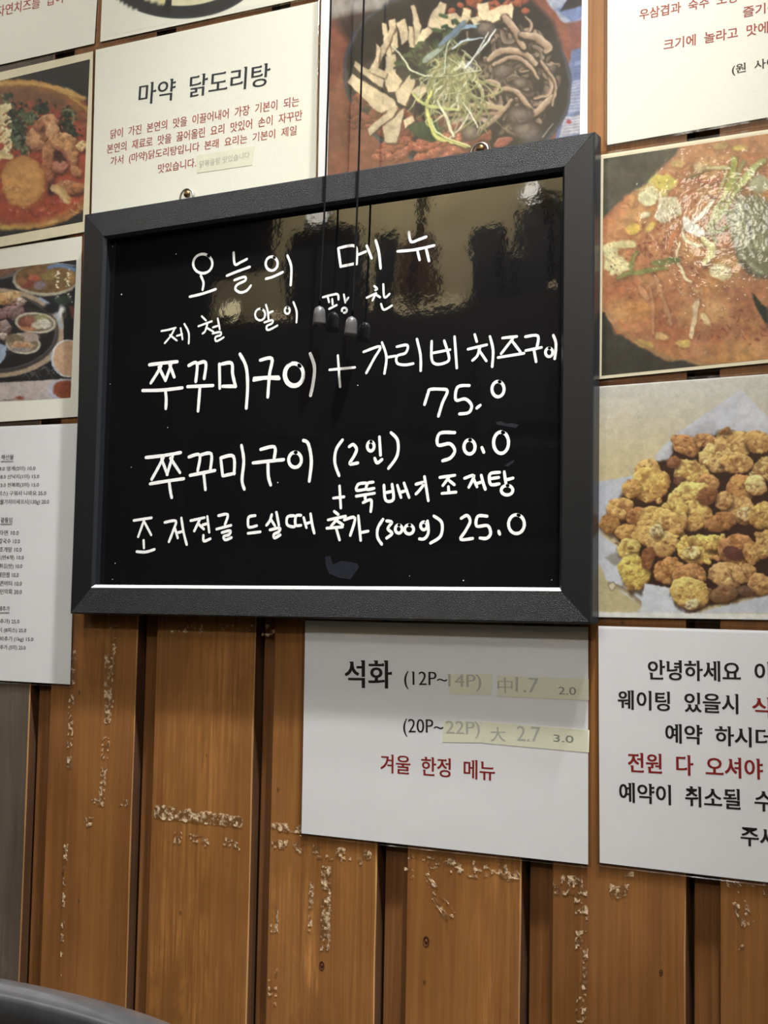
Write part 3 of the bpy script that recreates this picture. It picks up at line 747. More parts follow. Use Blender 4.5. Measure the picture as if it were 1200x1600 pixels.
def paint_stew():
    c = Canvas(934, 195, 1205, 600, (192, 112, 62), 3.81, 900, 200)
    r = random.Random(9)
    c.a *= (0.82 + 0.36 * fbm(c.gx, c.gy, 170, 3))[..., None]
    n = np.clip((c.gy - 150) / 300, 0, 1)[..., None]
    c.a = c.a * n + np.array((196, 130, 78)) * (1 - n)
    c.ell(1000, 760, 420, 400, (176, 112, 66), 0, 160, alpha=.8)
    c.ell(720, 1150, 420, 220, (168, 92, 50), 0, 120, alpha=.7)
    c.ell(1000, 1340, 260, 70, (206, 138, 52), -4, 40, alpha=.9); c.ell(340, 1080, 130, 70, (204, 134, 60), 0, 30, alpha=.9)
    for k in range(260):
        x, y = r.uniform(180, 1150), r.uniform(150, 1380)
        b = r.choice([(206, 132, 66), (160, 78, 42), (214, 160, 92), (176, 96, 50), (146, 66, 40)])
        c.ell(x, y, r.uniform(10, 46), r.uniform(6, 20), b, r.uniform(-70, 70), 9, 0.3, 20, k, alpha=r.uniform(.2, .55))
    for k in range(70):
        x, y = r.uniform(180, 1150), r.uniform(150, 1380)
        c.ell(x, y, r.uniform(40, 110), r.uniform(24, 70), r.choice([(222, 172, 96), (212, 150, 84), (166, 84, 44), (196, 138, 92), (216, 164, 60)]), r.uniform(-70, 70), 40, 0.3, 50, k + 50, alpha=r.uniform(.25, .55))
    for k in range(160):
        x, y = r.gauss(720, 220), r.gauss(600, 260); a = r.uniform(-1.2, 1.2); l_ = r.uniform(20, 60)
        c.stroke([(x, y), (x + l_ * .5 * math.cos(a) + r.uniform(-8, 8), y + l_ * .5 * math.sin(a)), (x + l_ * math.cos(a), y + l_ * math.sin(a))], r.uniform(5, 14), r.choice([(214, 176, 116), (156, 82, 46), (226, 200, 140), (196, 120, 66), (134, 66, 38), (186, 168, 88)]), soft=5, alpha=.6, taper=.5)
    # chilli flakes and shredded bits
    for cx, cy, sx, sy, m in ((800, 330, 80, 60, 80), (470, 680, 80, 60, 110), (960, 1180, 120, 60, 60), (620, 760, 130, 90, 90), (1090, 290, 40, 40, 30)):
        for k in range(m):
            x, y = r.gauss(cx, sx), r.gauss(cy, sy); a = r.uniform(0, 3.1)
            c.stroke([(x, y), (x + 16 * math.cos(a), y + 16 * math.sin(a))], r.uniform(4, 10), r.choice([(132, 54, 32), (162, 82, 44), (118, 50, 34), (206, 150, 80)]), soft=3, alpha=.7)
    # egg, tofu, bean curd
    for x, y, a, b, col, rot in ((470, 350, 95, 80, (214, 196, 104), -30), (430, 400, 60, 60, (218, 214, 160), 0), (535, 320, 70, 48, (206, 186, 70), 10), (555, 470, 75, 70, (226, 212, 166), 0), (520, 520, 50, 40, (230, 222, 186), 0),
            (210, 730, 50, 60, (222, 214, 150), 20), (240, 810, 75, 60, (226, 214, 148), 25), (300, 690, 60, 24, (214, 200, 130), 0), (410, 515, 28, 18, (236, 226, 178), -20), (440, 590, 40, 22, (224, 186, 74), -35),
            (340, 600, 48, 30, (222, 178, 66), -20), (610, 205, 40, 20, (206, 170, 90), 0), (975, 125, 40, 20, (216, 184, 80), 0), (860, 110, 50, 22, (200, 164, 90), 0), (370, 345, 34, 22, (226, 190, 100), -20), (330, 420, 18, 40, (214, 150, 80), 10),
            (860, 860, 70, 50, (214, 198, 140), 10), (640, 1280, 46, 24, (214, 176, 76), 0), (400, 1290, 60, 26, (214, 170, 70), 15), (510, 1240, 40, 20, (202, 160, 90), 0), (770, 1140, 20, 40, (220, 190, 130), -30), (740, 240, 44, 30, (210, 176, 120), 0), (1100, 330, 60, 40, (212, 208, 176), 0)):
        c.ell(x + 4, y + 8, a, b, (130, 70, 36), rot, 10, .25, 30, int(x + y), alpha=.6)
        c.ell(x, y, a, b, col, rot, 5, 0.25, 30, int(x * 3 + y), tex=0.14, ts=22)
    for x, y in ((480, 350), (560, 460), (250, 790), (220, 740), (520, 530), (860, 870)):
        for k in range(16): c.ell(x + r.gauss(0, 38), y + r.gauss(0, 34), r.uniform(3, 7), r.uniform(2, 4), r.choice([(150, 70, 40), (120, 60, 34), (190, 120, 60)]), r.uniform(0, 90), 2, alpha=.7)
    for k in range(5): c.ell(190 + r.uniform(-10, 60), 820 + r.uniform(-10, 40), 4, 4, (30, 24, 18))
    # noodles and sprouts
    for p, w, col in ((((460, 870), (500, 960), (530, 1060), (565, 1170)), 26, (198, 134, 82)), (((440, 960), (455, 1080), (460, 1230)), 24, (204, 132, 80)), (((720, 1030), (705, 1110), (690, 1240)), 32, (222, 190, 142)), (((780, 240), (860, 236), (950, 244)), 20, (212, 200, 132)),
                      (((640, 300), (720, 280), (800, 250)), 12, (140, 116, 64)), (((600, 590), (580, 650), (560, 740)), 30, (214, 122, 62)), (((700, 310), (800, 320), (890, 280)), 16, (190, 100, 54)), (((420, 740), (430, 800), (450, 860)), 18, (196, 110, 66)),
                      (((620, 690), (606, 780), (640, 880), (690, 915)), 18, (226, 214, 160)), (((380, 940), (400, 990), (420, 1020)), 30, (206, 138, 88))):
        c.stroke([(u + 5, v + 5) for u, v in p], w + 8, (130, 70, 40), soft=7, alpha=.5); c.stroke(p, w, col, soft=3, taper=.3)
    # grey green shellfish at the right
    c.ell(1090, 640, 170, 250, (128, 128, 84), -18, 14, .12, 60, 4, tex=.25, ts=50)
    c.stroke([(910, 500), (950, 640), (990, 780), (1090, 860)], 46, (112, 118, 84), hi=(176, 176, 130), soft=8)
    c.stroke([(960, 380), (1000, 520), (1050, 640)], 40, (186, 188, 150), soft=10); c.stroke([(950, 520), (990, 640), (1050, 750)], 22, (196, 196, 158), soft=8)
    c.stroke([(1000, 520), (1040, 600), (1050, 640)], 16, (66, 70, 54), soft=5); c.stroke([(980, 790), (1080, 880), (1160, 870)], 30, (92, 80, 58), soft=10, alpha=.8)
    c.ell(1085, 330, 60, 50, (176, 176, 128), 0, 8, .2, 30, 3)
    c.poly([(1040, 985), (1075, 1010), (1150, 1080), (1150, 1190), (1110, 1150), (1070, 1060)], (34, 40, 22), 5)
    for k in range(90):
        x, y = r.gauss(1080, 60), r.gauss(600, 120)
        c.ell(x, y, r.uniform(6, 26), r.uniform(4, 12), r.choice([(206, 204, 160), (96, 98, 66), (160, 158, 112), (74, 74, 52)]), r.uniform(40, 90), 5, .3, 10, k, alpha=r.uniform(.25, .7))
    for k in range(120):
        x, y = r.gauss(700, 230), r.gauss(820, 300)
        c.ell(x, y, r.uniform(3, 9), r.uniform(2, 5), r.choice([(240, 214, 170), (226, 190, 140), (120, 60, 36)]), r.uniform(-60, 60), 2, alpha=.7)
    # scallions
    for p, w, col in ((((1115, 190), (1040, 260), (960, 370), (860, 510), (790, 620)), 44, (176, 184, 92)), (((1100, 200), (1020, 300), (930, 420)), 16, (206, 210, 130)), (((950, 190), (930, 280), (900, 380), (880, 430)), 50, (170, 172, 70)), (((1000, 200), (960, 300), (900, 420)), 20, (150, 150, 76)),
                      (((850, 380), (880, 300), (900, 250)), 18, (190, 186, 110)), (((820, 420), (760, 500), (700, 570)), 34, (226, 220, 190)), (((860, 430), (820, 520), (780, 600)), 26, (178, 186, 110)), (((740, 400), (720, 470), (690, 560)), 10, (212, 200, 160)),
                      (((640, 545), (680, 590), (760, 640)), 60, (228, 222, 206)), (((630, 600), (650, 660), (720, 690), (800, 690)), 22, (222, 214, 170)), (((760, 660), (800, 700), (810, 750), (760, 800)), 46, (216, 206, 130)), (((820, 570), (830, 640), (830, 690)), 20, (128, 140, 72)), (((800, 610), (860, 610), (910, 580)), 26, (150, 160, 80)),
                      (((460, 800), (530, 800), (615, 780)), 34, (122, 134, 58)), (((540, 780), (580, 785), (615, 790)), 16, (92, 110, 46)), (((260, 890), (360, 858), (450, 840), (550, 838)), 26, (134, 142, 62)), (((325, 870), (340, 790), (362, 730)), 26, (124, 134, 60)), (((340, 800), (352, 770), (360, 740)), 10, (170, 150, 70))):
        c.stroke([(u + 4, v + 6) for u, v in p], w + 8, (120, 76, 40), soft=6, alpha=.4); c.stroke(p, w, col, soft=2.5, taper=.45)
    # the pot
    c.poly([(100, 170), (640, 100), (560, 190), (420, 320), (300, 400), (160, 530), (100, 560)], (76, 72, 54), 10, 10, 90, 4, .25)
    c.poly([(100, 1080), (170, 1100), (240, 1220), (350, 1300), (520, 1370), (700, 1395), (900, 1445), (100, 1540)], (52, 48, 36), 8, 8, 90, 5, .25)
    c.stroke([(160, 1070), (200, 1110), (260, 1200), (380, 1290), (560, 1370), (720, 1390), (860, 1428)], 20, (166, 124, 72), soft=9, alpha=.8)
    c.grain(0.05, 20, 8)
    return c.warp(16, 70, 2).warp(3, 16, 3).mottle(0.20, 46, 4).mottle(.12, 14, 9).tone(0.78, 0.09, 1.0)

def paint_fried():
    c = Canvas(930, 575, 1205, 975, (204, 196, 172), 3.81, 900, 580)
    r = random.Random(2)
    n = fbm(c.gx, c.gy, 300, 3)[..., None]; t = np.clip((c.gy - 100) / 500, 0, 1)[..., None]
    c.a = (np.array((200, 198, 188)) * (1 - t) + np.array((204, 188, 146)) * t) * (0.96 + .08 * n)
    c.poly([(980, 110), (1160, 290), (1160, 560), (500, 560), (470, 500), (600, 370)], (196, 198, 208), 4)
    c.poly([(990, 130), (1160, 310), (1160, 330), (960, 300)], (206, 208, 216), 20)
    c.poly([(600, 380), (820, 300), (900, 420), (500, 560)], (178, 178, 186), 26)
    c.poly([(130, 660), (340, 620), (320, 780), (180, 860), (130, 1010)], (190, 194, 206), 5)
    c.stroke([(330, 580), (345, 600)], 40, (190, 180, 150), soft=4)
    c.poly([(130, 960), (270, 1060), (300, 1260), (420, 1260), (560, 1290), (700, 1440), (1160, 1380), (1160, 1440), (380, 1440), (240, 1290), (180, 1240), (150, 1160), (130, 1150)], (200, 204, 214), 4)
    c.poly([(170, 1110), (250, 1070), (280, 1140), (230, 1160)], (150, 146, 140), 8)
    c.poly([(130, 1150), (180, 1250), (390, 1400), (390, 1420), (130, 1420)], (196, 182, 138), 4)
    c.stroke([(200, 1270), (300, 1310), (390, 1390)], 28, (190, 178, 146), hi=(140, 124, 96), soft=4)
    c.ell(215, 1280, 22, 26, (206, 196, 164), 0, 2, edge=(120, 100, 76), ew=8)
    c.poly([(180, 860), (300, 700), (430, 560), (560, 520), (600, 420), (760, 420), (900, 350), (1160, 400), (1160, 1300), (880, 1380), (700, 1420), (550, 1290), (400, 1300), (300, 1180), (250, 1000)], (58, 34, 20), 10, 14, 60, 3)
    L_ = [(655, 440, 88, 62, 168, 120, 70), (770, 410, 70, 40, 168, 122, 74), (940, 430, 110, 80, 196, 152, 90), (1080, 420, 80, 66, 186, 142, 82), (885, 355, 40, 16, 150, 108, 60), (840, 520, 115, 80, 210, 168, 104), (960, 550, 100, 60, 196, 150, 88),
          (430, 590, 80, 66, 196, 150, 86), (440, 680, 118, 104, 206, 160, 86), (330, 700, 56, 60, 180, 136, 74), (690, 610, 120, 72, 206, 164, 92), (790, 670, 60, 60, 170, 126, 74), (620, 655, 40, 30, 96, 60, 42), (1120, 580, 60, 70, 206, 164, 100), (580, 540, 42, 34, 130, 84, 48),
          (985, 700, 90, 80, 176, 128, 72), (1070, 680, 66, 66, 216, 178, 116), (980, 830, 110, 80, 198, 152, 92), (880, 770, 52, 60, 190, 146, 90), (1010, 850, 60, 40, 222, 186, 130), (1110, 860, 80, 86, 196, 154, 84), (690, 760, 130, 100, 214, 172, 96), (690, 860, 130, 86, 204, 160, 90), (780, 740, 60, 50, 120, 74, 42), (600, 830, 66, 60, 204, 166, 90), (860, 900, 90, 60, 150, 104, 58),
          (265, 820, 84, 70, 192, 146, 84), (200, 910, 60, 60, 166, 122, 64), (360, 860, 60, 50, 156, 106, 60), (300, 960, 72, 50, 186, 140, 76), (480, 880, 120, 80, 196, 156, 86), (430, 960, 96, 80, 188, 146, 82), (560, 920, 100, 70, 196, 152, 88), (520, 1030, 100, 80, 200, 158, 94), (480, 950, 40, 40, 196, 180, 130),
          (320, 1060, 70, 66, 194, 166, 92), (350, 1190, 86, 118, 198, 170, 84), (430, 1110, 40, 70, 120, 76, 42), (740, 1060, 150, 90, 218, 176, 92), (690, 1080, 50, 36, 232, 204, 130), (820, 1020, 70, 50, 214, 172, 90), (950, 1060, 110, 90, 168, 118, 70), (940, 1080, 70, 36, 84, 46, 40), (1050, 1080, 60, 70, 176, 134, 74), (1120, 1030, 50, 100, 186, 146, 84),
          (560, 1190, 90, 76, 176, 128, 72), (680, 1220, 110, 70, 170, 122, 72), (680, 1320, 118, 96, 204, 166, 92), (690, 1390, 46, 34, 196, 182, 136), (900, 1220, 110, 76, 190, 148, 92), (1000, 1200, 80, 56, 186, 144, 88), (880, 1330, 90, 50, 116, 84, 54), (1100, 1270, 80, 66, 176, 134, 82), (1010, 1310, 50, 30, 90, 66, 50)]
    for k, (x, y, a, b, *col) in enumerate(L_):
        c.ell(x + 6, y + 14, a * 1.02, b * 1.04, (52, 28, 16), 0, 12, .2, 30, k, alpha=.75)
        c.lump(x, y, a, b, tuple(col), r.uniform(-25, 25), 40 + k, (110, 66, 32), 0.26, 0.42, 0.16)
        for q in range(int(a * b / 900)):
            px_, py_ = x + r.gauss(0, a * .4), y + r.gauss(0, b * .4); bb = r.uniform(.88, 1.16)
            c.lump(px_, py_, r.uniform(12, 26), r.uniform(9, 20), tuple(min(v * bb, 236) for v in col), r.uniform(-60, 60), 900 + k * 9 + q, (128, 78, 40), .3, .5, 0.2)
        for q in range(4):
            px_, py_ = x + r.gauss(0, a * .45), y + r.gauss(0, b * .45); an = r.uniform(0, 3.1)
            c.stroke([(px_, py_), (px_ + 16 * math.cos(an), py_ + 10 * math.sin(an)), (px_ + 26 * math.cos(an + .6), py_ + 18 * math.sin(an + .6))], r.uniform(5, 11), (92, 46, 24), soft=4, alpha=.65, taper=.6)
    c.poly([(410, 1262), (556, 1290), (552, 1350), (600, 1420), (640, 1440), (380, 1440), (400, 1320)], (206, 210, 220), 3)
    c.poly([(750, 1430), (1160, 1330), (1160, 1440)], (196, 200, 212), 6)
    c.poly([(100, 1432), (1160, 1446), (1160, 1560), (100, 1560)], (226, 226, 222), 2)
    c.grain(0.04, 10, 8)
    return c.warp(5, 14, 3).mottle(0.08, 30, 4).tone(0.92, 0.03)

def paint_hotpot():
    c = Canvas(-10, 75, 150, 385, (40, 36, 38), 5.333, 0, 80)
    r = random.Random(5)
    c.ell(170, 860, 760, 630, (226, 168, 66), 4, 4, edge=(120, 74, 28), ew=40)
    c.ell(170, 862, 720, 590, (150, 92, 44), 4, 8)
    c.ell(160, 880, 700, 560, (126, 78, 48), 4, 20)
    c.ell(560, 330, 70, 20, (252, 226, 140), 20, 14); c.ell(420, 1395, 60, 36, (250, 240, 170), -15, 14); c.stroke([(20, 1470), (300, 1440), (560, 1330), (720, 1200)], 44, (206, 164, 66), soft=16)
    c.stroke([(0, 270), (240, 262), (460, 300), (700, 390)], 34, (214, 156, 70), soft=14)
    c.ell(200, 940, 620, 500, (176, 62, 34), 0, 40)
    for k in range(240):
        x, y = r.uniform(0, 720), r.uniform(420, 1380)
        c.ell(x, y, r.uniform(10, 44), r.uniform(6, 22), r.choice([(196, 76, 44), (142, 40, 26), (160, 66, 40), (206, 104, 60), (120, 40, 26)]), r.uniform(-60, 60), 7, .3, 20, k, alpha=r.uniform(.3, .7))
    def leaf(x, y, n, sp, cols, seed):
        q = random.Random(seed)
        for k in range(n):
            a = q.uniform(0, 6.28); X, Y = x + q.gauss(0, sp), y + q.gauss(0, sp)
            c.stroke([(X, Y), (X + 26 * math.cos(a), Y + 26 * math.sin(a))], q.uniform(10, 22), q.choice(cols), soft=3, taper=.5)
    dk = [(30, 42, 28), (40, 56, 36), (54, 72, 44), (24, 32, 24)]; mid = [(86, 104, 64), (60, 80, 46), (110, 128, 84), (46, 62, 38), (130, 142, 100)]
    leaf(70, 380, 20, 16, dk, 1); leaf(50, 450, 34, 22, mid, 2); leaf(150, 530, 90, 46, dk, 3); leaf(130, 610, 90, 52, dk, 4); leaf(350, 480, 70, 34, dk, 5); leaf(240, 560, 60, 34, mid, 6)
    leaf(130, 720, 110, 48, mid, 7); leaf(200, 800, 70, 40, mid, 8); leaf(170, 680, 50, 50, dk, 9); leaf(560, 520, 36, 26, dk, 10); leaf(550, 620, 70, 40, dk, 11); leaf(610, 700, 30, 24, dk, 12)
    c.stroke([(520, 500), (590, 490), (612, 560), (600, 600)], 18, (120, 126, 80), soft=4)
    for k in range(46):
        x, y = r.uniform(-10, 70), r.uniform(460, 900)
        c.stroke([(x - 30, y + 20), (x, y + r.uniform(-20, 20)), (x + 20, y - 14)], 16, (200, 176, 110), hi=(238, 220, 160), soft=3)
        c.ell(x + 20, y - 14, 13, 13, (240, 220, 164), 0, 3)
    c.stroke([(0, 870), (50, 880), (96, 880)], 40, (238, 214, 150), hi=(206, 170, 100), soft=4)
    # chicken
    for x, y, a, b, rot, col, s in ((400, 620, 80, 100, 20, (214, 140, 88), 1), (320, 700, 110, 80, -25, (210, 140, 84), 2), (325, 620, 46, 50, 0, (190, 104, 66), 3), (440, 670, 56, 70, 0, (222, 152, 98), 4), (300, 780, 90, 50, 10, (196, 128, 78), 5), (450, 860, 100, 170, 15, (190, 116, 66), 6),
            (540, 760, 100, 80, 10, (206, 140, 80), 7), (590, 850, 56, 110, -15, (204, 134, 74), 8), (400, 980, 60, 120, 0, (176, 96, 56), 9), (500, 960, 60, 56, 0, (198, 112, 84), 10), (690, 790, 60, 46, -10, (226, 190, 120), 11), (630, 1000, 60, 40, 40, (190, 120, 70), 12), (580, 1140, 110, 60, 20, (176, 108, 66), 13), (660, 1140, 60, 46, 0, (180, 104, 50), 14)):
        c.ell(x + 8, y + 16, a, b, (60, 26, 16), rot, 14, .2, 30, s, alpha=.7)
        c.lump(x, y, a, b, col, rot, 60 + s, (110, 54, 30), .2, .5)
    c.ell(490, 870, 46, 56, (70, 34, 22), -20, 10); c.stroke([(480, 800), (540, 860), (580, 940)], 24, (170, 90, 60), soft=6); c.ell(430, 1150, 40, 50, (60, 30, 20), 0, 14)
    # potato slice
    c.ell(200, 1100, 190, 215, (170, 84, 34), 0, 14, .06, 80, 3)
    c.ell(190, 1085, 182, 212, (216, 146, 66), 0, 8, .06, 80, 3, edge=(196, 122, 52), ew=40, tex=.08, ts=60)
    for k in range(50): c.ell(140 + r.gauss(0, 60), 1150 + r.gauss(0, 12), r.uniform(4, 9), 4, r.choice([(160, 96, 40), (240, 200, 130), (186, 112, 50)]), 0, 3, alpha=.7)
    c.stroke([(450, 1140), (500, 1170), (560, 1240)], 70, (222, 190, 116), hi=(200, 150, 80), soft=8)
    for k in range(60): c.ell(r.uniform(60, 700), r.uniform(1230, 1370), r.uniform(4, 18), 4, r.choice([(240, 200, 170), (206, 96, 70), (110, 34, 22)]), r.uniform(0, 60), 3, alpha=.6)
    c.grain(.05, 16, 2)
    return c.warp(12, 40, 2).warp(6, 14, 3).mottle(0.16, 40, 4).tone(0.74, 0.03)

def paint_grill():
    c = Canvas(-10, 400, 125, 632, (30, 30, 34), 5.0, 0, 360)
    r = random.Random(8)
    c.ell(-40, 330, 220, 60, (96, 92, 88), -8, 4); c.ell(-40, 320, 200, 48, (130, 84, 60), -8, 6, .2, 30, 3, tex=.3)
    c.ell(360, 380, 262, 132, (186, 182, 174), 0, 3, edge=(90, 90, 92), ew=8)
    c.ell(362, 372, 244, 118, (122, 86, 46), 0, 5, tex=.3, ts=40)
    c.stroke([(380, 290), (480, 275), (595, 310)], 26, (92, 130, 182), soft=8); c.stroke([(300, 268), (450, 256), (595, 280)], 6, (170, 176, 186), soft=3)
    for x, y, a, b, col in ((265, 370, 40, 26, (196, 90, 60)), (380, 350, 60, 40, (150, 124, 60)), (210, 420, 60, 34, (140, 60, 44)), (310, 430, 50, 30, (128, 112, 122)), (170, 400, 40, 30, (150, 90, 50)), (500, 400, 70, 50, (120, 90, 50)), (560, 370, 30, 50, (190, 140, 80)), (330, 320, 50, 20, (140, 96, 60))):
        c.ell(x, y, a, b, col, 0, 8, .3, 20, int(x), tex=.25)
    for k in range(60): c.ell(450 + r.gauss(0, 9) + (k % 2) * 88, r.uniform(300, 560), r.uniform(4, 12), r.uniform(3, 7), (244, 236, 196), r.uniform(-30, 30), 2)
    c.stroke([(105, 400), (160, 460), (300, 500), (420, 500), (560, 460)], 20, (180, 168, 140), soft=5, alpha=.8)
    c.ell(490, 545, 70, 34, (44, 60, 50), 0, 8, .3, 20, 2)
    # the round grill
    c.ell(-60, 800, 560, 345, (60, 54, 52), 0, 3)
    c.ell(-60, 800, 548, 335, (176, 150, 122), 0, 6, ring=34); c.ell(-60, 792, 500, 300, (30, 28, 30), 0, 4, edge=(110, 104, 100), ew=10)
    c.stroke([(310, 530), (400, 590), (450, 680), (480, 760)], 22, (150, 170, 200), soft=8); c.ell(480, 640, 30, 50, (220, 222, 224), 0, 12); c.ell(505, 660, 20, 30, (60, 50, 46), 0, 8)
    for k in range(30):
        c.stroke([(-20 + k * 14, 600 + abs(k - 14) * 2), (20 + k * 14, 1010 - k * 8)], 4, (96, 88, 84), alpha=.55)
    c.ell(400, 610, 60, 40, (28, 26, 30), 0, 10)
    for x, y, a, b, col, s in ((70, 540, 110, 60, (210, 150, 90), 1), (110, 520, 60, 40, (222, 170, 110), 2), (160, 560, 46, 36, (196, 176, 166), 3), (110, 640, 90, 56, (136, 100, 100), 4), (0, 660, 60, 50, (140, 100, 104), 5), (30, 760, 56, 60, (150, 128, 126), 6), (20, 830, 40, 30, (176, 160, 150), 7)):
        c.lump(x, y, a, b, col, 0, 30 + s, (60, 36, 36), .25, .5)
    for x, y, a, b in ((278, 722, 165, 84), (180, 885, 140, 84)):
        c.ell(x, y, a, b, (206, 196, 172), 5, 3, edge=(130, 120, 104), ew=7); c.ell(x, y, a * .86, b * .8, (120, 104, 84), 5, 4)
    for x, y, a, b, col in ((200, 720, 60, 48, (130, 70, 50)), (230, 700, 40, 30, (160, 90, 66)), (320, 680, 50, 26, (150, 146, 90)), (340, 730, 60, 40, (206, 204, 186)), (290, 740, 46, 30, (190, 184, 160)), (220, 770, 60, 16, (190, 120, 70)),
                            (230, 830, 80, 40, (176, 150, 140)), (110, 850, 80, 40, (120, 104, 76)), (170, 905, 94, 40, (206, 168, 130)), (170, 905, 60, 20, (190, 130, 80)), (150, 930, 80, 20, (150, 140, 140))):
        c.ell(x, y, a, b, col, 0, 6, .3, 20, int(x + y), tex=.3)
    c.poly([(-10, 880), (56, 900), (40, 1000), (-10, 1050)], (150, 176, 206), 5, 6, 20, 3, .2)
    c.ell(530, 1000, 130, 148, (214, 212, 214), 0, 3); c.ell(540, 1000, 124, 138, (206, 160, 122), 0, 4, tex=.06); c.stroke([(402, 960), (410, 1050), (460, 1110)], 10, (150, 176, 214), soft=4)
    c.poly([(540, 590), (600, 600), (600, 700), (560, 680)], (120, 50, 44), 6)
    for k in range(16):
        x, y = r.uniform(140, 420), r.uniform(1080, 1150)
        c.stroke([(x, y), (x + 30, y - 20), (x + 60, y + 14)], 4, (140, 136, 134), soft=3, alpha=.6)
    # table edge and dish at the bottom
    c.poly([(-20, 1190), (600, 1155), (600, 1400), (-20, 1400)], (186, 172, 168), 4, var=.06, seed=3, js=90)
    c.ell(500, 1250, 130, 90, (176, 176, 200), 0, 10); c.ell(510, 1245, 94, 72, (150, 66, 34), 0, 6, .15, 30, 3, tex=.3)
    c.ell(155, 1310, 34, 14, (150, 66, 50), 0, 6, .3, 9, 3); c.stroke([(-20, 1330), (120, 1320)], 4, (90, 70, 60))
    c.grain(.05, 12, 2)
    return c.warp(5, 14, 3).mottle(0.12, 30, 4).tone(0.75, 0.03)

def paint_bowl():
    c = Canvas(150, -30, 480, 45, (226, 226, 214), 3.243, 150, 0)
    c.ell(430, -150, 400, 245, (44, 46, 48), 0, 2, edge=(70, 74, 78), ew=10)
    c.ell(430, -170, 330, 200, (214, 208, 176), 0, 3, tex=.08, ts=40)
    c.poly([(300, -30), (360, 0), (340, 30), (320, 10)], (214, 204, 150), 2); c.poly([(360, -20), (384, 0), (378, 62), (336, 60)], (28, 30, 32), 2)
    return c

# ------------------------------------------------------------------ printed sheets
rndn = random.Random(1)
def quad_lerp(c, u, v):
    return c[0] * (1 - u) * (1 - v) + c[1] * u * (1 - v) + c[2] * u * v + c[3] * (1 - u) * v
PAPER_T = 0.0004
def slab(name, corners, y_front, y_back, mat, parent, radius=0.0):
    """flat sheet from wall-plane corners (tl, tr, br, bl)"""
    pts = []
    n = len(corners)
    for i in range(n):
        p = Vector((corners[i].x, corners[i].z))
        if radius <= 0: pts.append(p); continue
        a = Vector((corners[i - 1].x, corners[i - 1].z)); b = Vector((corners[(i + 1) % n].x, corners[(i + 1) % n].z))
        da, db = (a - p).normalized(), (b - p).normalized()
        for k in range(5):
            t = k / 4
            pts.append((p + da * radius) * (1 - t) ** 2 + p * 2 * t * (1 - t) + (p + db * radius) * t ** 2)
    m = len(pts)
    vs = [(q.x, y_front, q.y) for q in pts] + [(q.x, y_back, q.y) for q in pts]
    fs = [tuple(range(m - 1, -1, -1)), tuple(range(m, 2 * m))] + [(i, (i + 1) % m, m + (i + 1) % m, m + i) for i in range(m)]
    return obj(name, pydata(name, vs, fs), mat, parent)
def grow(c, d):
    dx, dz = (c[1] - c[0]).normalized(), (c[0] - c[3]).normalized()
    return [c[0] - dx * d + dz * d, c[1] + dx * d + dz * d, c[2] + dx * d - dz * d, c[3] - dx * d - dz * d]
def seal_ring(inner, outer, y, parent, r=0.003):
    """welded margin of the laminate: a thin ring around the paper with a rounded rim"""
    def loop(c, rad):
        out = []
        for i in range(4):
            p = Vector((c[i].x, c[i].z)); a = Vector((c[i - 1].x, c[i - 1].z)); b = Vector((c[(i + 1) % 4].x, c[(i + 1) % 4].z))
            da, db = (a - p).normalized(), (b - p).normalized()
            for k in range(4):
                t = k / 3
                out.append((p + da * rad) * (1 - t) ** 2 + p * 2 * t * (1 - t) + (p + db * rad) * t ** 2)
        return out
    a, b = loop(inner, 0.0002), loop(outer, r)
    m = len(a)
    mid = [a[i] * 0.25 + b[i] * 0.75 for i in range(m)]
    vs = [(p.x, y, p.y) for p in a] + [(p.x, y + 0.0001, p.y) for p in mid] + [(p.x, y - 0.0003, p.y) for p in b] + [(p.x, y + 0.0005, p.y) for p in b]
    fs = []
    for L0 in range(3):
        for i in range(m):
            j = (i + 1) % m
            fs.append((L0 * m + i, L0 * m + j, (L0 + 1) * m + j, (L0 + 1) * m + i))
    return obj('sealed_edge', pydata('sealed_edge', vs, fs), M['seal'], parent)

def sheet(name, label, cat, px, paper='paper', film='film', group=None, margin=0.0030, lift=0.0):
    c = [W(a, b, 0.0 + lift) for a, b in px]
    base = (c[2] + c[3]) / 2
    t = empty(name, (base.x, -lift, base.z), label, cat, group)
    slab('paper', c, -lift, -lift + PAPER_T, M[paper], t)
    o = grow(c, margin)
    seal_ring(c, o, -lift - 0.0001, t)
    slab('laminate_film', grow(c, 0.0002), -lift - 0.00045, -lift - 0.0004, M[film], t)
    return t, c, lift

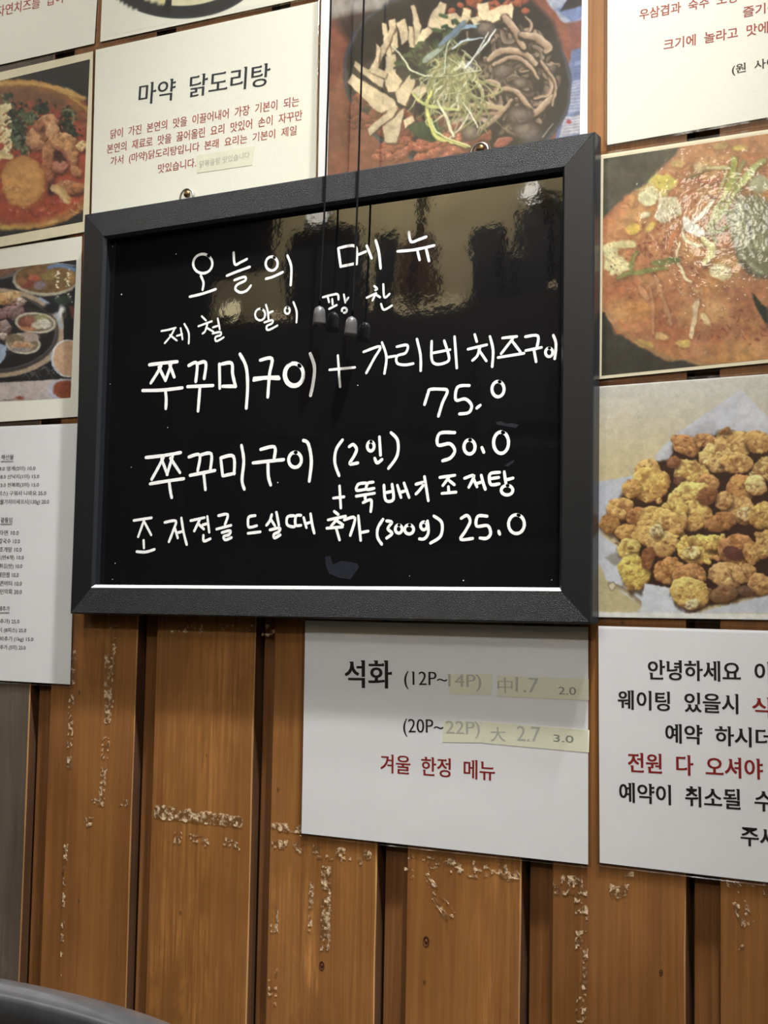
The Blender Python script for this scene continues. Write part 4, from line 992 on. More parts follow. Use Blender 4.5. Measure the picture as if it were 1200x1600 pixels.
def photo_print(canvas, px, parent, lift=0.0, step=0.0006, coarse=0.004, label=None):
    """flat print laid on the sheet: a fine grid whose vertices carry the ink"""
    c = [W(a, b, lift) for a, b in px]
    wd, ht = (c[1] - c[0]).length, (c[0] - c[3]).length
    def axis(n_len, vis0, vis1):
        out = [0.0]
        while out[-1] < n_len:
            s = out[-1]
            out.append(s + (step if vis0 - 0.004 <= s <= vis1 else coarse))
        out[-1] = n_len
        return np.array(out) / n_len
    # the part of the print the photograph shows is sampled finely, the rest coarsely
    uu = np.linspace(0, 1, 200)
    X = c[0].x + (c[1].x - c[0].x) * uu; Z = (c[0].z + c[3].z) / 2 + 0 * uu
    pxs, _ = PX(X, Z); ins = (pxs > -4) & (pxs < 1204)
    u_ax = axis(wd, uu[ins].min() * wd, uu[ins].max() * wd)
    Z = c[0].z + (c[3].z - c[0].z) * uu; Xm = (c[0].x + c[1].x) / 2 if 0 < (pxs[100]) < 1200 else (c[1].x if pxs[100] <= 0 else c[0].x)
    _, pys = PX(np.full(200, Xm), Z); ins = (pys > -8) & (pys < 1600)
    v_ax = axis(ht, uu[ins].min() * ht, uu[ins].max() * ht)
    U, V = np.meshgrid(u_ax, v_ax)
    U, V = U.ravel(), V.ravel()
    A = [np.array((q.x, q.z)) for q in c]
    XZ = (A[0][None] * ((1 - U) * (1 - V))[:, None] + A[1][None] * (U * (1 - V))[:, None] + A[2][None] * (U * V)[:, None] + A[3][None] * ((1 - U) * V)[:, None])
    nx, ny = len(u_ax), len(v_ax)
    me = bpy.data.meshes.new('photograph')
    co = np.empty((nx * ny, 3)); co[:, 0] = XZ[:, 0]; co[:, 1] = -lift - 0.00008; co[:, 2] = XZ[:, 1]
    i, j = np.meshgrid(np.arange(nx - 1), np.arange(ny - 1)); a = (j * nx + i).ravel()
    quads = np.stack([a, a + nx, a + nx + 1, a + 1], 1)
    me.vertices.add(nx * ny); me.vertices.foreach_set('co', co.ravel())
    me.loops.add(quads.size); me.loops.foreach_set('vertex_index', quads.ravel().astype(np.int32))
    me.polygons.add(len(quads)); me.polygons.foreach_set('loop_start', np.arange(0, quads.size, 4, dtype=np.int32))
    me.update(calc_edges=True)
    px_, py_ = PX(XZ[:, 0], XZ[:, 1])
    rgb = lin(np.clip(canvas.sample(px_, py_), 0, 255))
    at = me.color_attributes.new('ink', 'FLOAT_COLOR', 'POINT')
    at.data.foreach_set('color', np.concatenate([rgb, np.ones((len(rgb), 1))], 1).ravel())
    o = obj('photograph', me, M['print'], parent)
    if label: o['label'] = label
    return o

# ------------------------------------------------------------------ printed lettering
def glyphs(text, weight, serif=True, thin=0.010, fat=0.008):
    """outlines of a line of type, drawn with thin horizontals, strong verticals and small slanted serifs"""
    cu = bpy.data.curves.new('type', 'FONT')
    cu.body = text; cu.size = 1.0; cu.fill_mode = 'BOTH'; cu.resolution_u = 3; cu.offset = weight - thin
    ob = bpy.data.objects.new('type', cu)
    COL.objects.link(ob)
    bpy.context.view_layer.update()
    me = bpy.data.meshes.new_from_object(ob.evaluated_get(bpy.context.evaluated_depsgraph_get()))
    bpy.data.objects.remove(ob); bpy.data.curves.remove(cu)
    n = len(me.vertices)
    co = np.empty(n * 3); me.vertices.foreach_get('co', co); co = co.reshape(n, 3)[:, :2]
    faces = [tuple(p.vertices) for p in me.polygons]
    V = [tuple(v) for v in co]; F = list(faces)
    if fat:
        for dx in (-fat, fat):
            o = len(V); V += [(x + dx, y) for x, y in co]; F += [tuple(i + o for i in f) for f in faces]
    if serif:
        cnt = {}
        for f in faces:
            for k in range(len(f)):
                e = (f[k], f[(k + 1) % len(f)]); key = (min(e), max(e)); cnt.setdefault(key, []).append(e)
        nxt = {}
        for key, es in cnt.items():
            if len(es) == 1: nxt.setdefault(es[0][0], []).append(es[0][1])
        prv = {b: a for a, bs in nxt.items() for b in bs}
        for a, bs in nxt.items():
            b = bs[0]
            pa, pb = co[a], co[b]
            d = pb - pa; l = math.hypot(*d)
            if not (0.03 < l < 0.115) or a not in prv or b not in nxt: continue
            q0, q1 = co[prv[a]], co[nxt[b][0]]
            if abs(d[1]) < 0.25 * l and q0[1] < pa[1] - 0.05 and q1[1] < pb[1] - 0.05:        # head of a vertical stem
                xl = min(pa[0], pb[0]); xr = max(pa[0], pb[0]); y = max(pa[1], pb[1])
                o = len(V); V += [(xl - fat - 0.045, y + 0.004), (xl - fat - 0.03, y - 0.022), (xl - fat + 0.004, y - 0.07), (xr, y - 0.01), (xr, y + 0.006)]
                F.append((o, o + 1, o + 2, o + 3, o + 4))
            if abs(d[0]) < 0.25 * l and q0[0] < pa[0] - 0.10 and q1[0] < pb[0] - 0.10:        # right end of a horizontal stroke
                yt = max(pa[1], pb[1]); xr = max(pa[0], pb[0])
                o = len(V); V += [(xr - 0.085, yt - 0.004), (xr - 0.022, yt + 0.026), (xr + 0.022, yt - 0.002), (xr + 0.01, yt - 0.03)]
                F.append((o, o + 1, o + 2, o + 3))
    bpy.data.meshes.remove(me)
    V = np.array(V)
    n1 = len(co)
    layer = np.minimum(np.arange(len(V)) // n1, 3)
    lo, hi = co.min(0), co.max(0)
    return V, F, lo, hi, layer

def print_line(text, bl, br, h, ink, parent, lift=0.0, weight=0.012, name='printed_line', thin=0.012, fat=0.014, lay=0.00010, rot=False):
    """lettering whose inked box runs from pixel bl to pixel br, h pixels high"""
    if ink != 'faint_ink' and not any(ch.isdigit() for ch in text): text = text.replace(' ', '  ')
    V, F, lo, hi, layer = glyphs(text, weight, True, thin, fat)
    o, ex, ey = W(*bl, lift), W(*br, lift), W(bl[0], bl[1] - h, lift)
    ux, uy = ex - o, ey - o
    ux = Vector((ux.x, 0, ux.z)); uy = Vector((uy.x, 0, uy.z))
    uy = Vector((-ux.z, 0, ux.x)).normalized() * uy.length
    s = (V - lo) / (hi - lo)
    P3 = [(o.x + ux.x * a + uy.x * b, -lift - lay - 0.000015 * k, o.z + ux.z * a + uy.z * b) for (a, b), k in zip(s, layer)]
    return obj(name, pydata(name, P3, F), M[ink], parent)

# -- the sheets, from the photograph's upper left to its lower right
t, c, l = sheet('menu_sheet', 'white text sheet at the top left corner, end of one red line showing', 'sign', ((-270, 14), (156, -70), (147.3, 68), (-262, 160)), 'paper_aged')
print_line('자연치즈를 입어', (-6, 27), (98, 4.5), 17, 'brown_ink', t, l)

t, c, l = sheet('photo_sheet', 'white photo sheet above the chicken stew text, dark bowl cut off by the top', 'poster', ((167, -180), (492, -262), (499, -8), (156.5, 65.5)), 'paper_aged')
photo_print(paint_bowl(), ((176, -172), (484, -250), (470, -4), (160, 58)), t)

t, c, l = sheet('photo_sheet', 'cream bordered photo sheet of chicken stew in a golden pot, upper left', 'poster', ((-262, 172), (145.5, 80), (139, 361), (-250, 432)), 'paper_cream')
photo_print(paint_hotpot(), ((-250, 186), (140.5, 92.5), (129.5, 346.5), (-240, 414)), t)

t, c, l = sheet('menu_sheet', 'cream text sheet headed in dark type with four red lines, above the board', 'sign', ((149.5, 78), (498, 2), (493, 300), (142, 365)), 'paper_aged')
print_line('마약 닭도리탕', (216, 165), (420.5, 133.5), 33, 'navy_ink', t, l)
print_line('닭이 가진 본연의 맛을 이끌어내어 가장 기본이 되는', (172.4, 217.5), (467, 165.5), 14.5, 'brown_ink', t, l, 0.010)
print_line('본연의 재료로 맛을 끓어올린 요리 맛있어 손이 자꾸만', (167, 240.5), (472, 187.5), 14.5, 'brown_ink', t, l, 0.010)
print_line('가서 (마약)닭도리탕입니다 본래 요리는 기본이 제일', (172.5, 261), (463, 213), 15.5, 'brown_ink', t, l, 0.010)
print_line('맛있습니다.', (247, 271), (306, 261), 14, 'brown_ink', t, l, 0.010)
sp = slab('cover_strip', [W(*q, 0) for q in ((307, 243), (399, 227.5), (394, 258), (308, 270.5))], -0.0002, -0.00002, M['strip'], t)
print_line('닭볶음탕 맛있습니다', (312, 262), (390, 247), 10, 'faint_ink', t, l, 0.0, 'covered_line', lay=0.00027)

t, c, l = sheet('photo_sheet', 'white bordered photo sheet of oyster mushrooms and leeks in a black pan, top middle', 'poster', ((502.5, -20), (911.8, -112), (909, 232), (496, 300)))
photo_print(paint_mushrooms(), ((518, -14), (911.3 - 0.5, -100), (905.5, 226), (511, 290)), t)
slab('white_border', [W(*q, 0) for q in ((911.5 + 0, -80), (919, -82), (918, 225), (909.5, 228))], -0.0004, -0.0002, M['paper'], t)

t, c, l = sheet('menu_sheet', 'white text sheet at the top right with red lines and one black line', 'sign', ((949.5, -110), (1420, -222), (1405, 148), (948.8, 226.5)), 'paper_aged')
print_line('우삼겹과 숙주 오징어를', (999, 31.5), (1188, -4), 16.5, 'brown_ink', t, l)
print_line('즐기는', (1161, 27.5), (1217, 17), 16.5, 'brown_ink', t, l)
print_line('크기에 놀라고 맛에', (1037, 79), (1200, 51), 17, 'brown_ink', t, l)
print_line('(원 사이', (1144, 118.5), (1213, 105.5), 17, 'black_ink', t, l)

t, c, l = sheet('photo_sheet', 'photo sheet of an orange tofu stew with scallions, right of the board top', 'poster', ((939, 242), (1440, 165.5), (1425, 545), (936.7, 592.4)), 'paper_cream', 'film_crinkle')
photo_print(paint_stew(), ((943, 248), (1436, 173), (1421, 539), (940, 587)), t)

t, c, l = sheet('photo_sheet', 'photo sheet of battered fried pieces on white paper, right of the board bottom', 'poster', ((934, 604), (1425, 568), (1420, 972), (935.4, 964.5)), film='film_crinkle')
photo_print(paint_fried(), ((934.6, 604.8), (1424, 569), (1419, 971), (935.8, 963.8)), t)

t, c, l = sheet('photo_sheet', 'white bordered photo sheet of a round charcoal grill, left of the board', 'poster', ((-260, 429), (128, 369), (121.6, 651), (-250, 676)), 'paper_aged')
photo_print(paint_grill(), ((-246, 452), (119.5, 406), (110.3, 621.5), (-238, 642)), t)

t, c, l = sheet('price_list', 'tall white price list of small black type, lower left', 'sign', ((-160, 673), (122, 661.5), (109.5, 1069.5), (-160, 1054)))
ROWS = [('해산물', 2, 21, 718.5, 8), ('18.0 멍게(2미) 10.0', -4, 55, 737, 8), ('28.0 산낙지(1미) 15.0', -3, 61, 749.5, 8), ('23.0 전복회(3미) 15.0', -3, 60.5, 762.5, 8), ('피스) 구워서 나와요 25.0', -3, 72, 775.8, 8.5),
        ('물가자미세꼬시(130g) 20.0', 0, 76.5, 789.4, 9), ('곁들임', 1, 19, 816.5, 8), ('라면 10.0', -1, 29, 836.5, 8), ('칼국수 10.0', -2, 31, 849.5, 8), ('조개탕 10.0', -1, 33.6, 862.6, 8), ('김(반4개) 10.0', -5, 37, 875.8, 8.5), ('튀김(반) 10.0', -1, 34.6, 889.2, 8.5),
        ('계란찜 10.0', -3, 29, 902, 8), ('콘버터 10.0', 0, 34, 915.4, 8), ('인막회 20.0', 0, 34, 928.4, 8), ('매추가', -2, 15, 955, 8), ('추가) 25.0', 0, 30, 975.4, 8.5), ('이 (8피스) 25.0', -2, 41, 989, 8.5), ('비추가 (1kg) 15.0', 0, 52, 1002.6, 8.5), ('추가 (5미) 23.0', 0, 40, 1016, 8.5)]
for s, xa, xb, yb, h in ROWS:
    d = (yb - 840) * 0.00012 * (xb - xa)
    print_line(s, (xa, yb - 0.035 * (840 - yb) / 220 * (xa - xb) * -1 * 0), (xb, yb + d), h, 'black_ink', t, l, 0.010)
for xa, xb, y in ((2, 21, 720.5), (1, 19, 818.5), (-2, 15, 957)):
    slab('underline', [W(*q, 0) for q in ((xa, y), (xb, y - .2), (xb, y + .6), (xa, y + .8))], -0.00035, -0.0002, M['black_ink'], t)

t, c, l = sheet('menu_sheet', 'white sheet with two black lines, grey covered prices and one red line, under the board', 'sign', ((477, 969.5), (919, 980), (918.8, 1350.8), (471, 1302)))
print_line('석화', (538.8, 1074.6), (612, 1076), 43, 'black_ink', t, l, 0.020)
print_line('(12P~', (632, 1077), (698.7, 1078), 28, 'black_ink', t, l, 0.004)
print_line('(20P~', (630.6, 1151), (692.6, 1152.5), 28, 'black_ink', t, l, 0.004)
print_line('겨울 한정 메뉴', (594.7, 1207), (773, 1220), 29, 'red_ink', t, l, 0.016)
ST = [((699, 1053.5), (769.5, 1053.5), (768, 1085.5), (703, 1084.5)), ((777, 1055.5), (919.6, 1060.5), (919.6, 1094.5), (777, 1088)), ((693.5, 1126.8), (754, 1127.8), (755, 1160.5), (691.5, 1159.6)), ((755.2, 1127.8), (921, 1140.8), (920, 1175.8), (754.5, 1161))]
for q in ST: slab('cover_strip', [W(*p, 0) for p in q], -0.0002, -0.00002, M['strip'], t)
for s, a, b, h, ink in (('14P)', (701, 1079), (752, 1080.5), 26, 'faint_ink'), ('中', (778, 1083), (801, 1083.5), 24, 'faint_ink'), ('1.7', (806, 1081), (841, 1083), 23, 'faint_ink'), ('2.0', (873, 1085), (900, 1086), 12, 'pencil'),
                        ('22P)', (697, 1152), (750, 1154), 26, 'faint_ink'), ('大', (767, 1158), (790, 1158.5), 22, 'faint_ink'), ('2.7', (808, 1157), (844, 1159), 23, 'faint_ink'), ('3.0', (865, 1158.5), (896, 1160.5), 11, 'pencil')):
    print_line(s, a, b, h, ink, t, l, 0.006, 'covered_line', lay=0.00027)

t, c, l = sheet('notice_sheet', 'white notice sheet of large black and red lines, lower right', 'sign', ((935, 978), (1440, 992), (1440, 1407), (937, 1348)))
for s, a, b, h, ink in (('안녕하세요 이', (1012.7, 1062), (1204, 1067), 31, 'black_ink'), ('웨이팅 있을시', (965.6, 1108), (1153.5, 1116), 30, 'black_ink'), ('식', (1175.6, 1120), (1204, 1121.5), 31, 'red_ink'), ('예약 하시더', (1039.9, 1160.5), (1206, 1169.5), 30, 'black_ink'),
                        ('전원 다 오셔야', (981.5, 1206.5), (1192, 1218.5), 31, 'red_ink'), ('예약이 취소될 수', (968, 1253), (1208, 1269), 31, 'black_ink'), ('주세', (1157.7, 1321), (1215, 1326), 31, 'black_ink')):
    print_line(s, a, b, h, ink, t, l, 0.022)
# short pieces of clear tape that bridge neighbouring sheets

# ------------------------------------------------------------------ the framed black board
BX0, BX1, BZ0, BZ1 = -1.0120, -0.4085, 1.1168, 1.5662
FW = 0.0320                                      # width of the frame moulding
YF, YB, YBOARD = -0.0200, -0.0030, -0.0095
board = empty('menu_board', ((BX0 + BX1) / 2, YB, BZ0), 'black framed glossy board with white handwriting', 'board')
obj('writing_panel', box_mesh('writing_panel', BX0 + FW - 0.006, BX1 - FW + 0.006, YBOARD, YBOARD + 0.004, BZ0 + FW - 0.006, BZ1 - FW + 0.006), M['board'], board)
# moulding profile: distance from the outer edge, y
PROF = [(0.0, YB), (0.0, YF + 0.0022), (0.0006, YF + 0.0006), (0.0016, YF), (FW - 0.0034, YF), (FW - 0.0028, YF + 0.0003), (FW, YF + 0.0030), (FW, YBOARD + 0.0002), (FW - 0.006, YBOARD + 0.0045), (FW - 0.006, YB)]
def rail(side):
    """one mitred side of the frame"""
    def pt(d, end):
        if side == 'top': return (BX0 + d if end == 0 else BX1 - d, BZ1 - d)
        if side == 'bottom': return (BX1 - d if end == 0 else BX0 + d, BZ0 + d)
        if side == 'left': return (BX0 + d, BZ0 + d if end == 0 else BZ1 - d)
        return (BX1 - d, BZ1 - d if end == 0 else BZ0 + d)
    g = 0.00022
    vs = []
    for end in (0, 1):
        for d, y in PROF:
            x, z = pt(d, end)
            s = g * (1 if end == 0 else -1)
            if side == 'top': x += s
            elif side == 'bottom': x -= s
            elif side == 'left': z += s
            else: z -= s
            vs.append((x, y, z))
    n = len(PROF); fs = []; mi = []
    for i in range(n - 1):
        fs.append((i, i + 1, n + i + 1, n + i)); mi.append(1 if i in (0, 1, 2, 4, 5, 6) else (0 if side in ('top', 'bottom') else 2))
    fs += [tuple(range(n)), tuple(range(2 * n - 1, n - 1, -1))]; mi += [0, 0]
    me = pydata('frame_rail', vs, fs)
    me.materials.append(M['frame']); me.materials.append(M['frame_bevel']); me.materials.append(M['frame_side'])
    me.polygons.foreach_set('material_index', mi)
    return obj('frame_rail', me, None, board)
for s in ('top', 'right', 'bottom', 'left'): rail(s)

M['glare_strip'] = plain('lip_glare', L(226, 227, 224), 0.35, vary=0.15, nscale=500)  # pale colour stands in for glare on the lower inner chamfer
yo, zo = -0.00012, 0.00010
obj('lower_lip_glare', pydata('lower_lip_glare', [(BX0 + FW - 0.0030, YF + yo, BZ0 + FW - 0.0030 + zo), (BX1 - FW + 0.0030, YF + yo, BZ0 + FW - 0.0030 + zo),
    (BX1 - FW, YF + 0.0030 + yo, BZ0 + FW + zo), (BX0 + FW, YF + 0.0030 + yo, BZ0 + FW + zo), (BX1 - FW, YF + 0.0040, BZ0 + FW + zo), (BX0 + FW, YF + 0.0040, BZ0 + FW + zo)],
    [(0, 1, 2, 3), (3, 2, 4, 5)]), M['glare_strip'], board)['label'] = 'painted pale glare along the bottom inner edge'
def hanger(px, py):
    c = W(px, py, 0.004)
    pts = []
    for k in range(15):
        t = math.pi * k / 14
        pts.append((c.x + 0.0088 * math.cos(t), -0.0042, c.z - 0.004 + 0.0092 * math.sin(t)))
    pts = [(c.x + 0.0088, -0.0042, c.z - 0.014)] + pts + [(c.x - 0.0088, -0.0042, c.z - 0.014)]
    h = obj('hanging_ring', sweep('hanging_ring', pts, 0.0012, 8, True), M['steel'], board)
    me = lathe('screw', [(0.0002, 0.0024), (0.0022, 0.0022), (0.0038, 0.0012), (0.0042, 0.0), (0.0016, -0.0002), (0.0016, -0.004)], 16)
    me.transform(Matrix.Translation((c.x + 0.0002, -0.0040, c.z - 0.0002)) @ Matrix.Rotation(math.pi / 2, 4, 'X'))
    s = obj('screw', me, M['screw'], h)
hanger(292, 303); hanger(750, 232)

# ---- handwriting in white paint marker: each written row is a part, strokes digitised as centre lines
SK = {'A': (160, 340, 3.3333), 'B': (480, 300, 2.857), 'C': (180, 540, 3.3333), 'D': (500, 640, 3.0)}
def O(cx, cy, rx, ry, a0=-100, sweep_=372, drift=1.0):
    return [(cx + rx * math.cos(math.radians(a0 + sweep_ * k / 16)) * (1 + (drift - 1) * k / 16), cy + ry * math.sin(math.radians(a0 + sweep_ * k / 16))) for k in range(17)]
HAND = [
 ('A', 4.6, [O(523, 240, 50, 50, -60), [(513, 303), (527, 340), (522, 376)], [(455, 412), (520, 397), (591, 373)],
   [(684, 182), (690, 243), (720, 233), (753, 216)], [(648, 303), (700, 282), (768, 257)], [(688, 326), (740, 309), (744, 328), (702, 350), (694, 374), (720, 390), (752, 380), (774, 354)],
   O(882, 240, 31, 36, -70), [(852, 319), (890, 308), (940, 284)], [(964, 198), (984, 258), (981, 352)]]),
 ('B', 4.6, [[(139, 252), (150, 334)], [(142, 250), (215, 243), (221, 322)], [(150, 333), (222, 318)], [(230, 279), (262, 266)], [(266, 240), (288, 296)], [(306, 216), (320, 268), (328, 341)],
   [(454, 179), (464, 222), (500, 212), (532, 200)], [(404, 265), (480, 258), (567, 239)], [(492, 262), (502, 303)], [(530, 248), (544, 308)]]),
 ('A', 3.7, [[(307, 591), (345, 584), (382, 574)], [(376, 580), (355, 618), (325, 654)], [(352, 612), (388, 640)], [(388, 616), (416, 608)], [(408, 576), (418, 634)], [(427, 554), (450, 600), (450, 656)],
   [(518, 514), (540, 536)], [(500, 566), (570, 540)], [(548, 550), (536, 590), (522, 604)], [(545, 575), (578, 594)], [(576, 572), (600, 564)], [(601, 525), (612, 582)], [(574, 604), (614, 596), (616, 612), (590, 622), (594, 644), (632, 624)],
   O(822, 505, 26, 30, -80), [(852, 454), (862, 490), (866, 532)], [(864, 498), (888, 488)], [(844, 546), (884, 534), (884, 550), (856, 566), (864, 586), (912, 562)],
   O(963, 484, 13, 17, -90), [(995, 440), (1012, 490), (1011, 546)]]),
 ('B', 3.7, [[(70, 470), (108, 460), (136, 457), (140, 480)], [(92, 468), (98, 492)], [(112, 478), (114, 502)], [(98, 522), (112, 515), (132, 505)], [(164, 458), (171, 494)], [(174, 486), (184, 472)], O(166, 528, 11, 11, -200, 300),
   [(300, 420), (312, 432), (304, 438)], [(266, 472), (308, 452)], [(302, 462), (292, 484)], [(306, 458), (326, 470)], [(340, 412), (345, 470), (368, 455)], [(330, 500), (343, 526), (378, 507)]]),
 ('C', 6.0, [[(178, 100), (240, 92), (324, 84)], [(240, 105), (218, 145), (186, 195)], [(228, 112), (262, 182)], [(292, 98), (262, 182)], [(284, 100), (308, 164)], [(143, 234), (240, 232), (350, 220)], [(262, 234), (266, 280), (264, 328)],
   [(383, 104), (426, 92), (420, 188)], [(432, 92), (472, 90), (464, 172)], [(377, 214), (510, 208)], [(442, 214), (432, 341)],
   [(543, 96), (545, 222)], [(556, 96), (606, 92), (612, 150), (627, 214)], [(560, 212), (628, 212)], [(650, 44), (682, 110), (690, 210), (683, 326)],
   [(756, 76), (816, 68), (804, 150), (795, 268)], [(722, 180), (786, 168), (854, 172)], [(724, 170), (850, 164)], O(931, 152, 50, 60, -120), O(933, 150, 46, 56, -60), [(1016, 42), (1038, 110), (1032, 190), (1017, 260)]]),
 ('B', 4.4, [[(100, 794), (213, 783)], [(137, 730), (147, 870)], [(252, 714), (326, 690), (298, 745), (264, 808)], [(334, 672), (354, 736), (345, 811)], [(354, 739), (394, 732)],
   [(400, 691), (447, 684), (440, 718), (402, 732), (402, 764), (436, 772), (474, 766)], [(490, 657), (506, 728), (507, 798)], [(556, 666), (556, 744), (574, 768), (612, 764), (634, 742), (612, 664)], [(560, 719), (638, 704)], [(658, 646), (668, 786)],
   [(748, 636), (757, 668)], [(718, 702), (802, 682)], [(772, 692), (760, 730), (738, 752)], [(766, 704), (800, 754)], [(816, 645), (830, 706), (826, 780)],
   [(872, 652), (936, 645)], [(918, 655), (866, 722)], [(914, 664), (952, 714)], [(852, 739), (968, 720)], [(974, 646), (1030, 643), (1024, 700)], [(976, 708), (1046, 694)], [(1012, 702), (1022, 758)], O(1080, 716, 16, 19, -90), [(1099, 640), (1111, 680), (1105, 745)]]),
 ('B', 4.9, [[(524, 949), (540, 898), (548, 882), (590, 880), (626, 888), (604, 942), (586, 1001)], [(724, 864), (672, 871), (664, 928), (706, 924), (734, 952), (722, 984), (680, 991)], [(757, 965), (773, 952)], O(852, 880, 27, 34, -80)]),
 ('C', 5.8, [[(160, 583), (250, 573), (342, 557)], [(252, 582), (222, 640), (190, 697)], [(242, 590), (272, 672)], [(300, 575), (270, 672)], [(288, 586), (338, 662)], [(182, 720), (260, 707), (358, 693)], [(282, 712), (288, 760), (295, 792)],
   [(384, 580), (440, 570), (430, 652)], [(444, 570), (500, 564), (496, 646)], [(390, 676), (520, 650)], [(462, 672), (470, 750)], [(550, 585), (560, 678)], [(552, 584), (616, 577), (620, 668)], [(562, 679), (622, 665)], [(658, 520), (670, 600), (661, 700), (673, 748)],
   [(758, 541), (830, 528), (828, 590)], [(718, 611), (800, 602), (878, 594)], [(796, 606), (798, 680), (810, 726)], O(937, 595, 33, 39, -90), [(980, 494), (1006, 512), (1022, 600), (1011, 706)]]),
 ('D', 5.2, [[(106, 142), (76, 188), (70, 250), (90, 310)], [(137, 174), (156, 164), (172, 186), (160, 218), (140, 254), (178, 250)], O(238, 172, 16, 22, -90), [(279, 128), (284, 214)], [(257, 228), (268, 250), (291, 234)], [(333, 108), (364, 145), (362, 215), (321, 276)],
   [(632, 108), (561, 112), (553, 166), (608, 160), (632, 192), (612, 226), (575, 240)], O(701, 175, 26, 33, -90), [(759, 178), (768, 200)], O(849, 155, 35, 50, -80)]),
 ('D', 4.9, [[(63, 415), (113, 409)], [(92, 358), (98, 461)], [(216, 344), (180, 350), (172, 378), (212, 374)], [(250, 340), (224, 346), (219, 374), (254, 369)], [(170, 406), (256, 392)], [(212, 402), (212, 422)], [(202, 436), (240, 424), (238, 478)],
   [(300, 354), (308, 424), (344, 420), (338, 350)], [(306, 390), (344, 382)], [(363, 355), (380, 412)], [(376, 388), (398, 382)], [(394, 344), (418, 412)], [(450, 350), (490, 342), (470, 374), (450, 396)], [(490, 314), (508, 427)],
   [(562, 318), (632, 308)], [(604, 318), (576, 356)], [(600, 328), (630, 352)], [(602, 362), (604, 386)], [(572, 393), (638, 387)], [(678, 322), (722, 310), (698, 364)], [(722, 328), (736, 362)], [(730, 348), (756, 340)], [(756, 308), (764, 340), (775, 374)],
   [(842, 294), (800, 300), (794, 330), (804, 352), (840, 348)], [(800, 324), (838, 318)], [(864, 292), (872, 348)], [(872, 330), (905, 321)], O(877, 378, 27, 22, -90)]),
 ('C', 4.9, [[(97, 911), (190, 897)], [(150, 912), (120, 996)], [(152, 918), (188, 986)], [(148, 1014), (150, 1054)], [(112, 1073), (160, 1075), (205, 1061)],
   [(258, 921), (316, 914), (300, 970), (280, 1022)], [(312, 952), (326, 1002)], [(320, 976), (350, 968)], [(345, 898), (356, 970), (373, 1037)],
   [(393, 912), (465, 896)], [(440, 908), (412, 966)], [(432, 926), (462, 956)], [(456, 934), (484, 926)], [(480, 890), (490, 972)], [(460, 988), (462, 1018), (496, 1006)],
   [(538, 886), (586, 880), (572, 932)], [(528, 956), (604, 936)], [(556, 974), (598, 964), (594, 984), (566, 994), (574, 1012), (606, 1000)],
   [(730, 885), (698, 892), (692, 918), (698, 946), (738, 938)], [(692, 978), (756, 970)], [(816, 880), (806, 912), (788, 936)], [(810, 904), (832, 938)], [(840, 868), (853, 936)], [(806, 960), (856, 950), (852, 970), (828, 982), (830, 1002), (860, 986)],
   [(932, 886), (898, 892), (896, 932), (930, 944), (940, 930)], [(968, 884), (942, 888), (940, 934), (968, 936)], [(982, 896), (996, 948)], [(996, 928), (1016, 920)], [(1018, 876), (1026, 930), (1037, 977)]]),
 ('D', 4.9, [[(67, 477), (86, 492)], [(38, 517), (120, 500)], [(82, 512), (52, 546)], [(80, 522), (108, 540)], [(32, 556), (106, 550)], [(76, 556), (92, 611)], [(114, 517), (164, 508), (142, 590)], [(180, 498), (191, 613)], [(190, 577), (226, 570)],
   [(296, 514), (272, 554), (270, 598), (290, 631)], [(312, 522), (337, 528), (318, 558), (338, 580), (312, 603)], O(369, 560, 16, 19, -90), O(418, 562, 21, 21, -90), O(487, 545, 15, 18, -60, 340), [(504, 522), (508, 576), (490, 605), (466, 606)], [(534, 499), (571, 530), (566, 592), (518, 626)],
   [(662, 510), (690, 496), (704, 524), (684, 566), (660, 608), (716, 604)], [(784, 500), (740, 500), (735, 546), (786, 544), (800, 580), (782, 603), (750, 602)], [(838, 570), (843, 584)], O(921, 537, 37, 44, -80)])]
rw = random.Random(3)
lay = 0
def clusters(strokes, lim):
    par = list(range(len(strokes)))
    def find(i):
        while par[i] != i: i = par[i]
        return i
    pts = [np.array(smooth(st, 5) if len(st) > 2 else [tuple(np.array(st[0]) + (np.array(st[-1]) - np.array(st[0])) * k / 8) for k in range(9)], float) for st in strokes]
    for i in range(len(pts)):
        for j in range(i):
            if np.min(np.hypot(pts[i][:, None, 0] - pts[j][None, :, 0], pts[i][:, None, 1] - pts[j][None, :, 1])) < lim: par[find(i)] = find(j)
    out = {}
    for i, st in enumerate(strokes): out.setdefault(find(i), []).append(st)
    return list(out.values())
HAND = [(a, b, g) for a, b, c_ in HAND for g in clusters(c_, b * SK[a][2] * 1.02)]
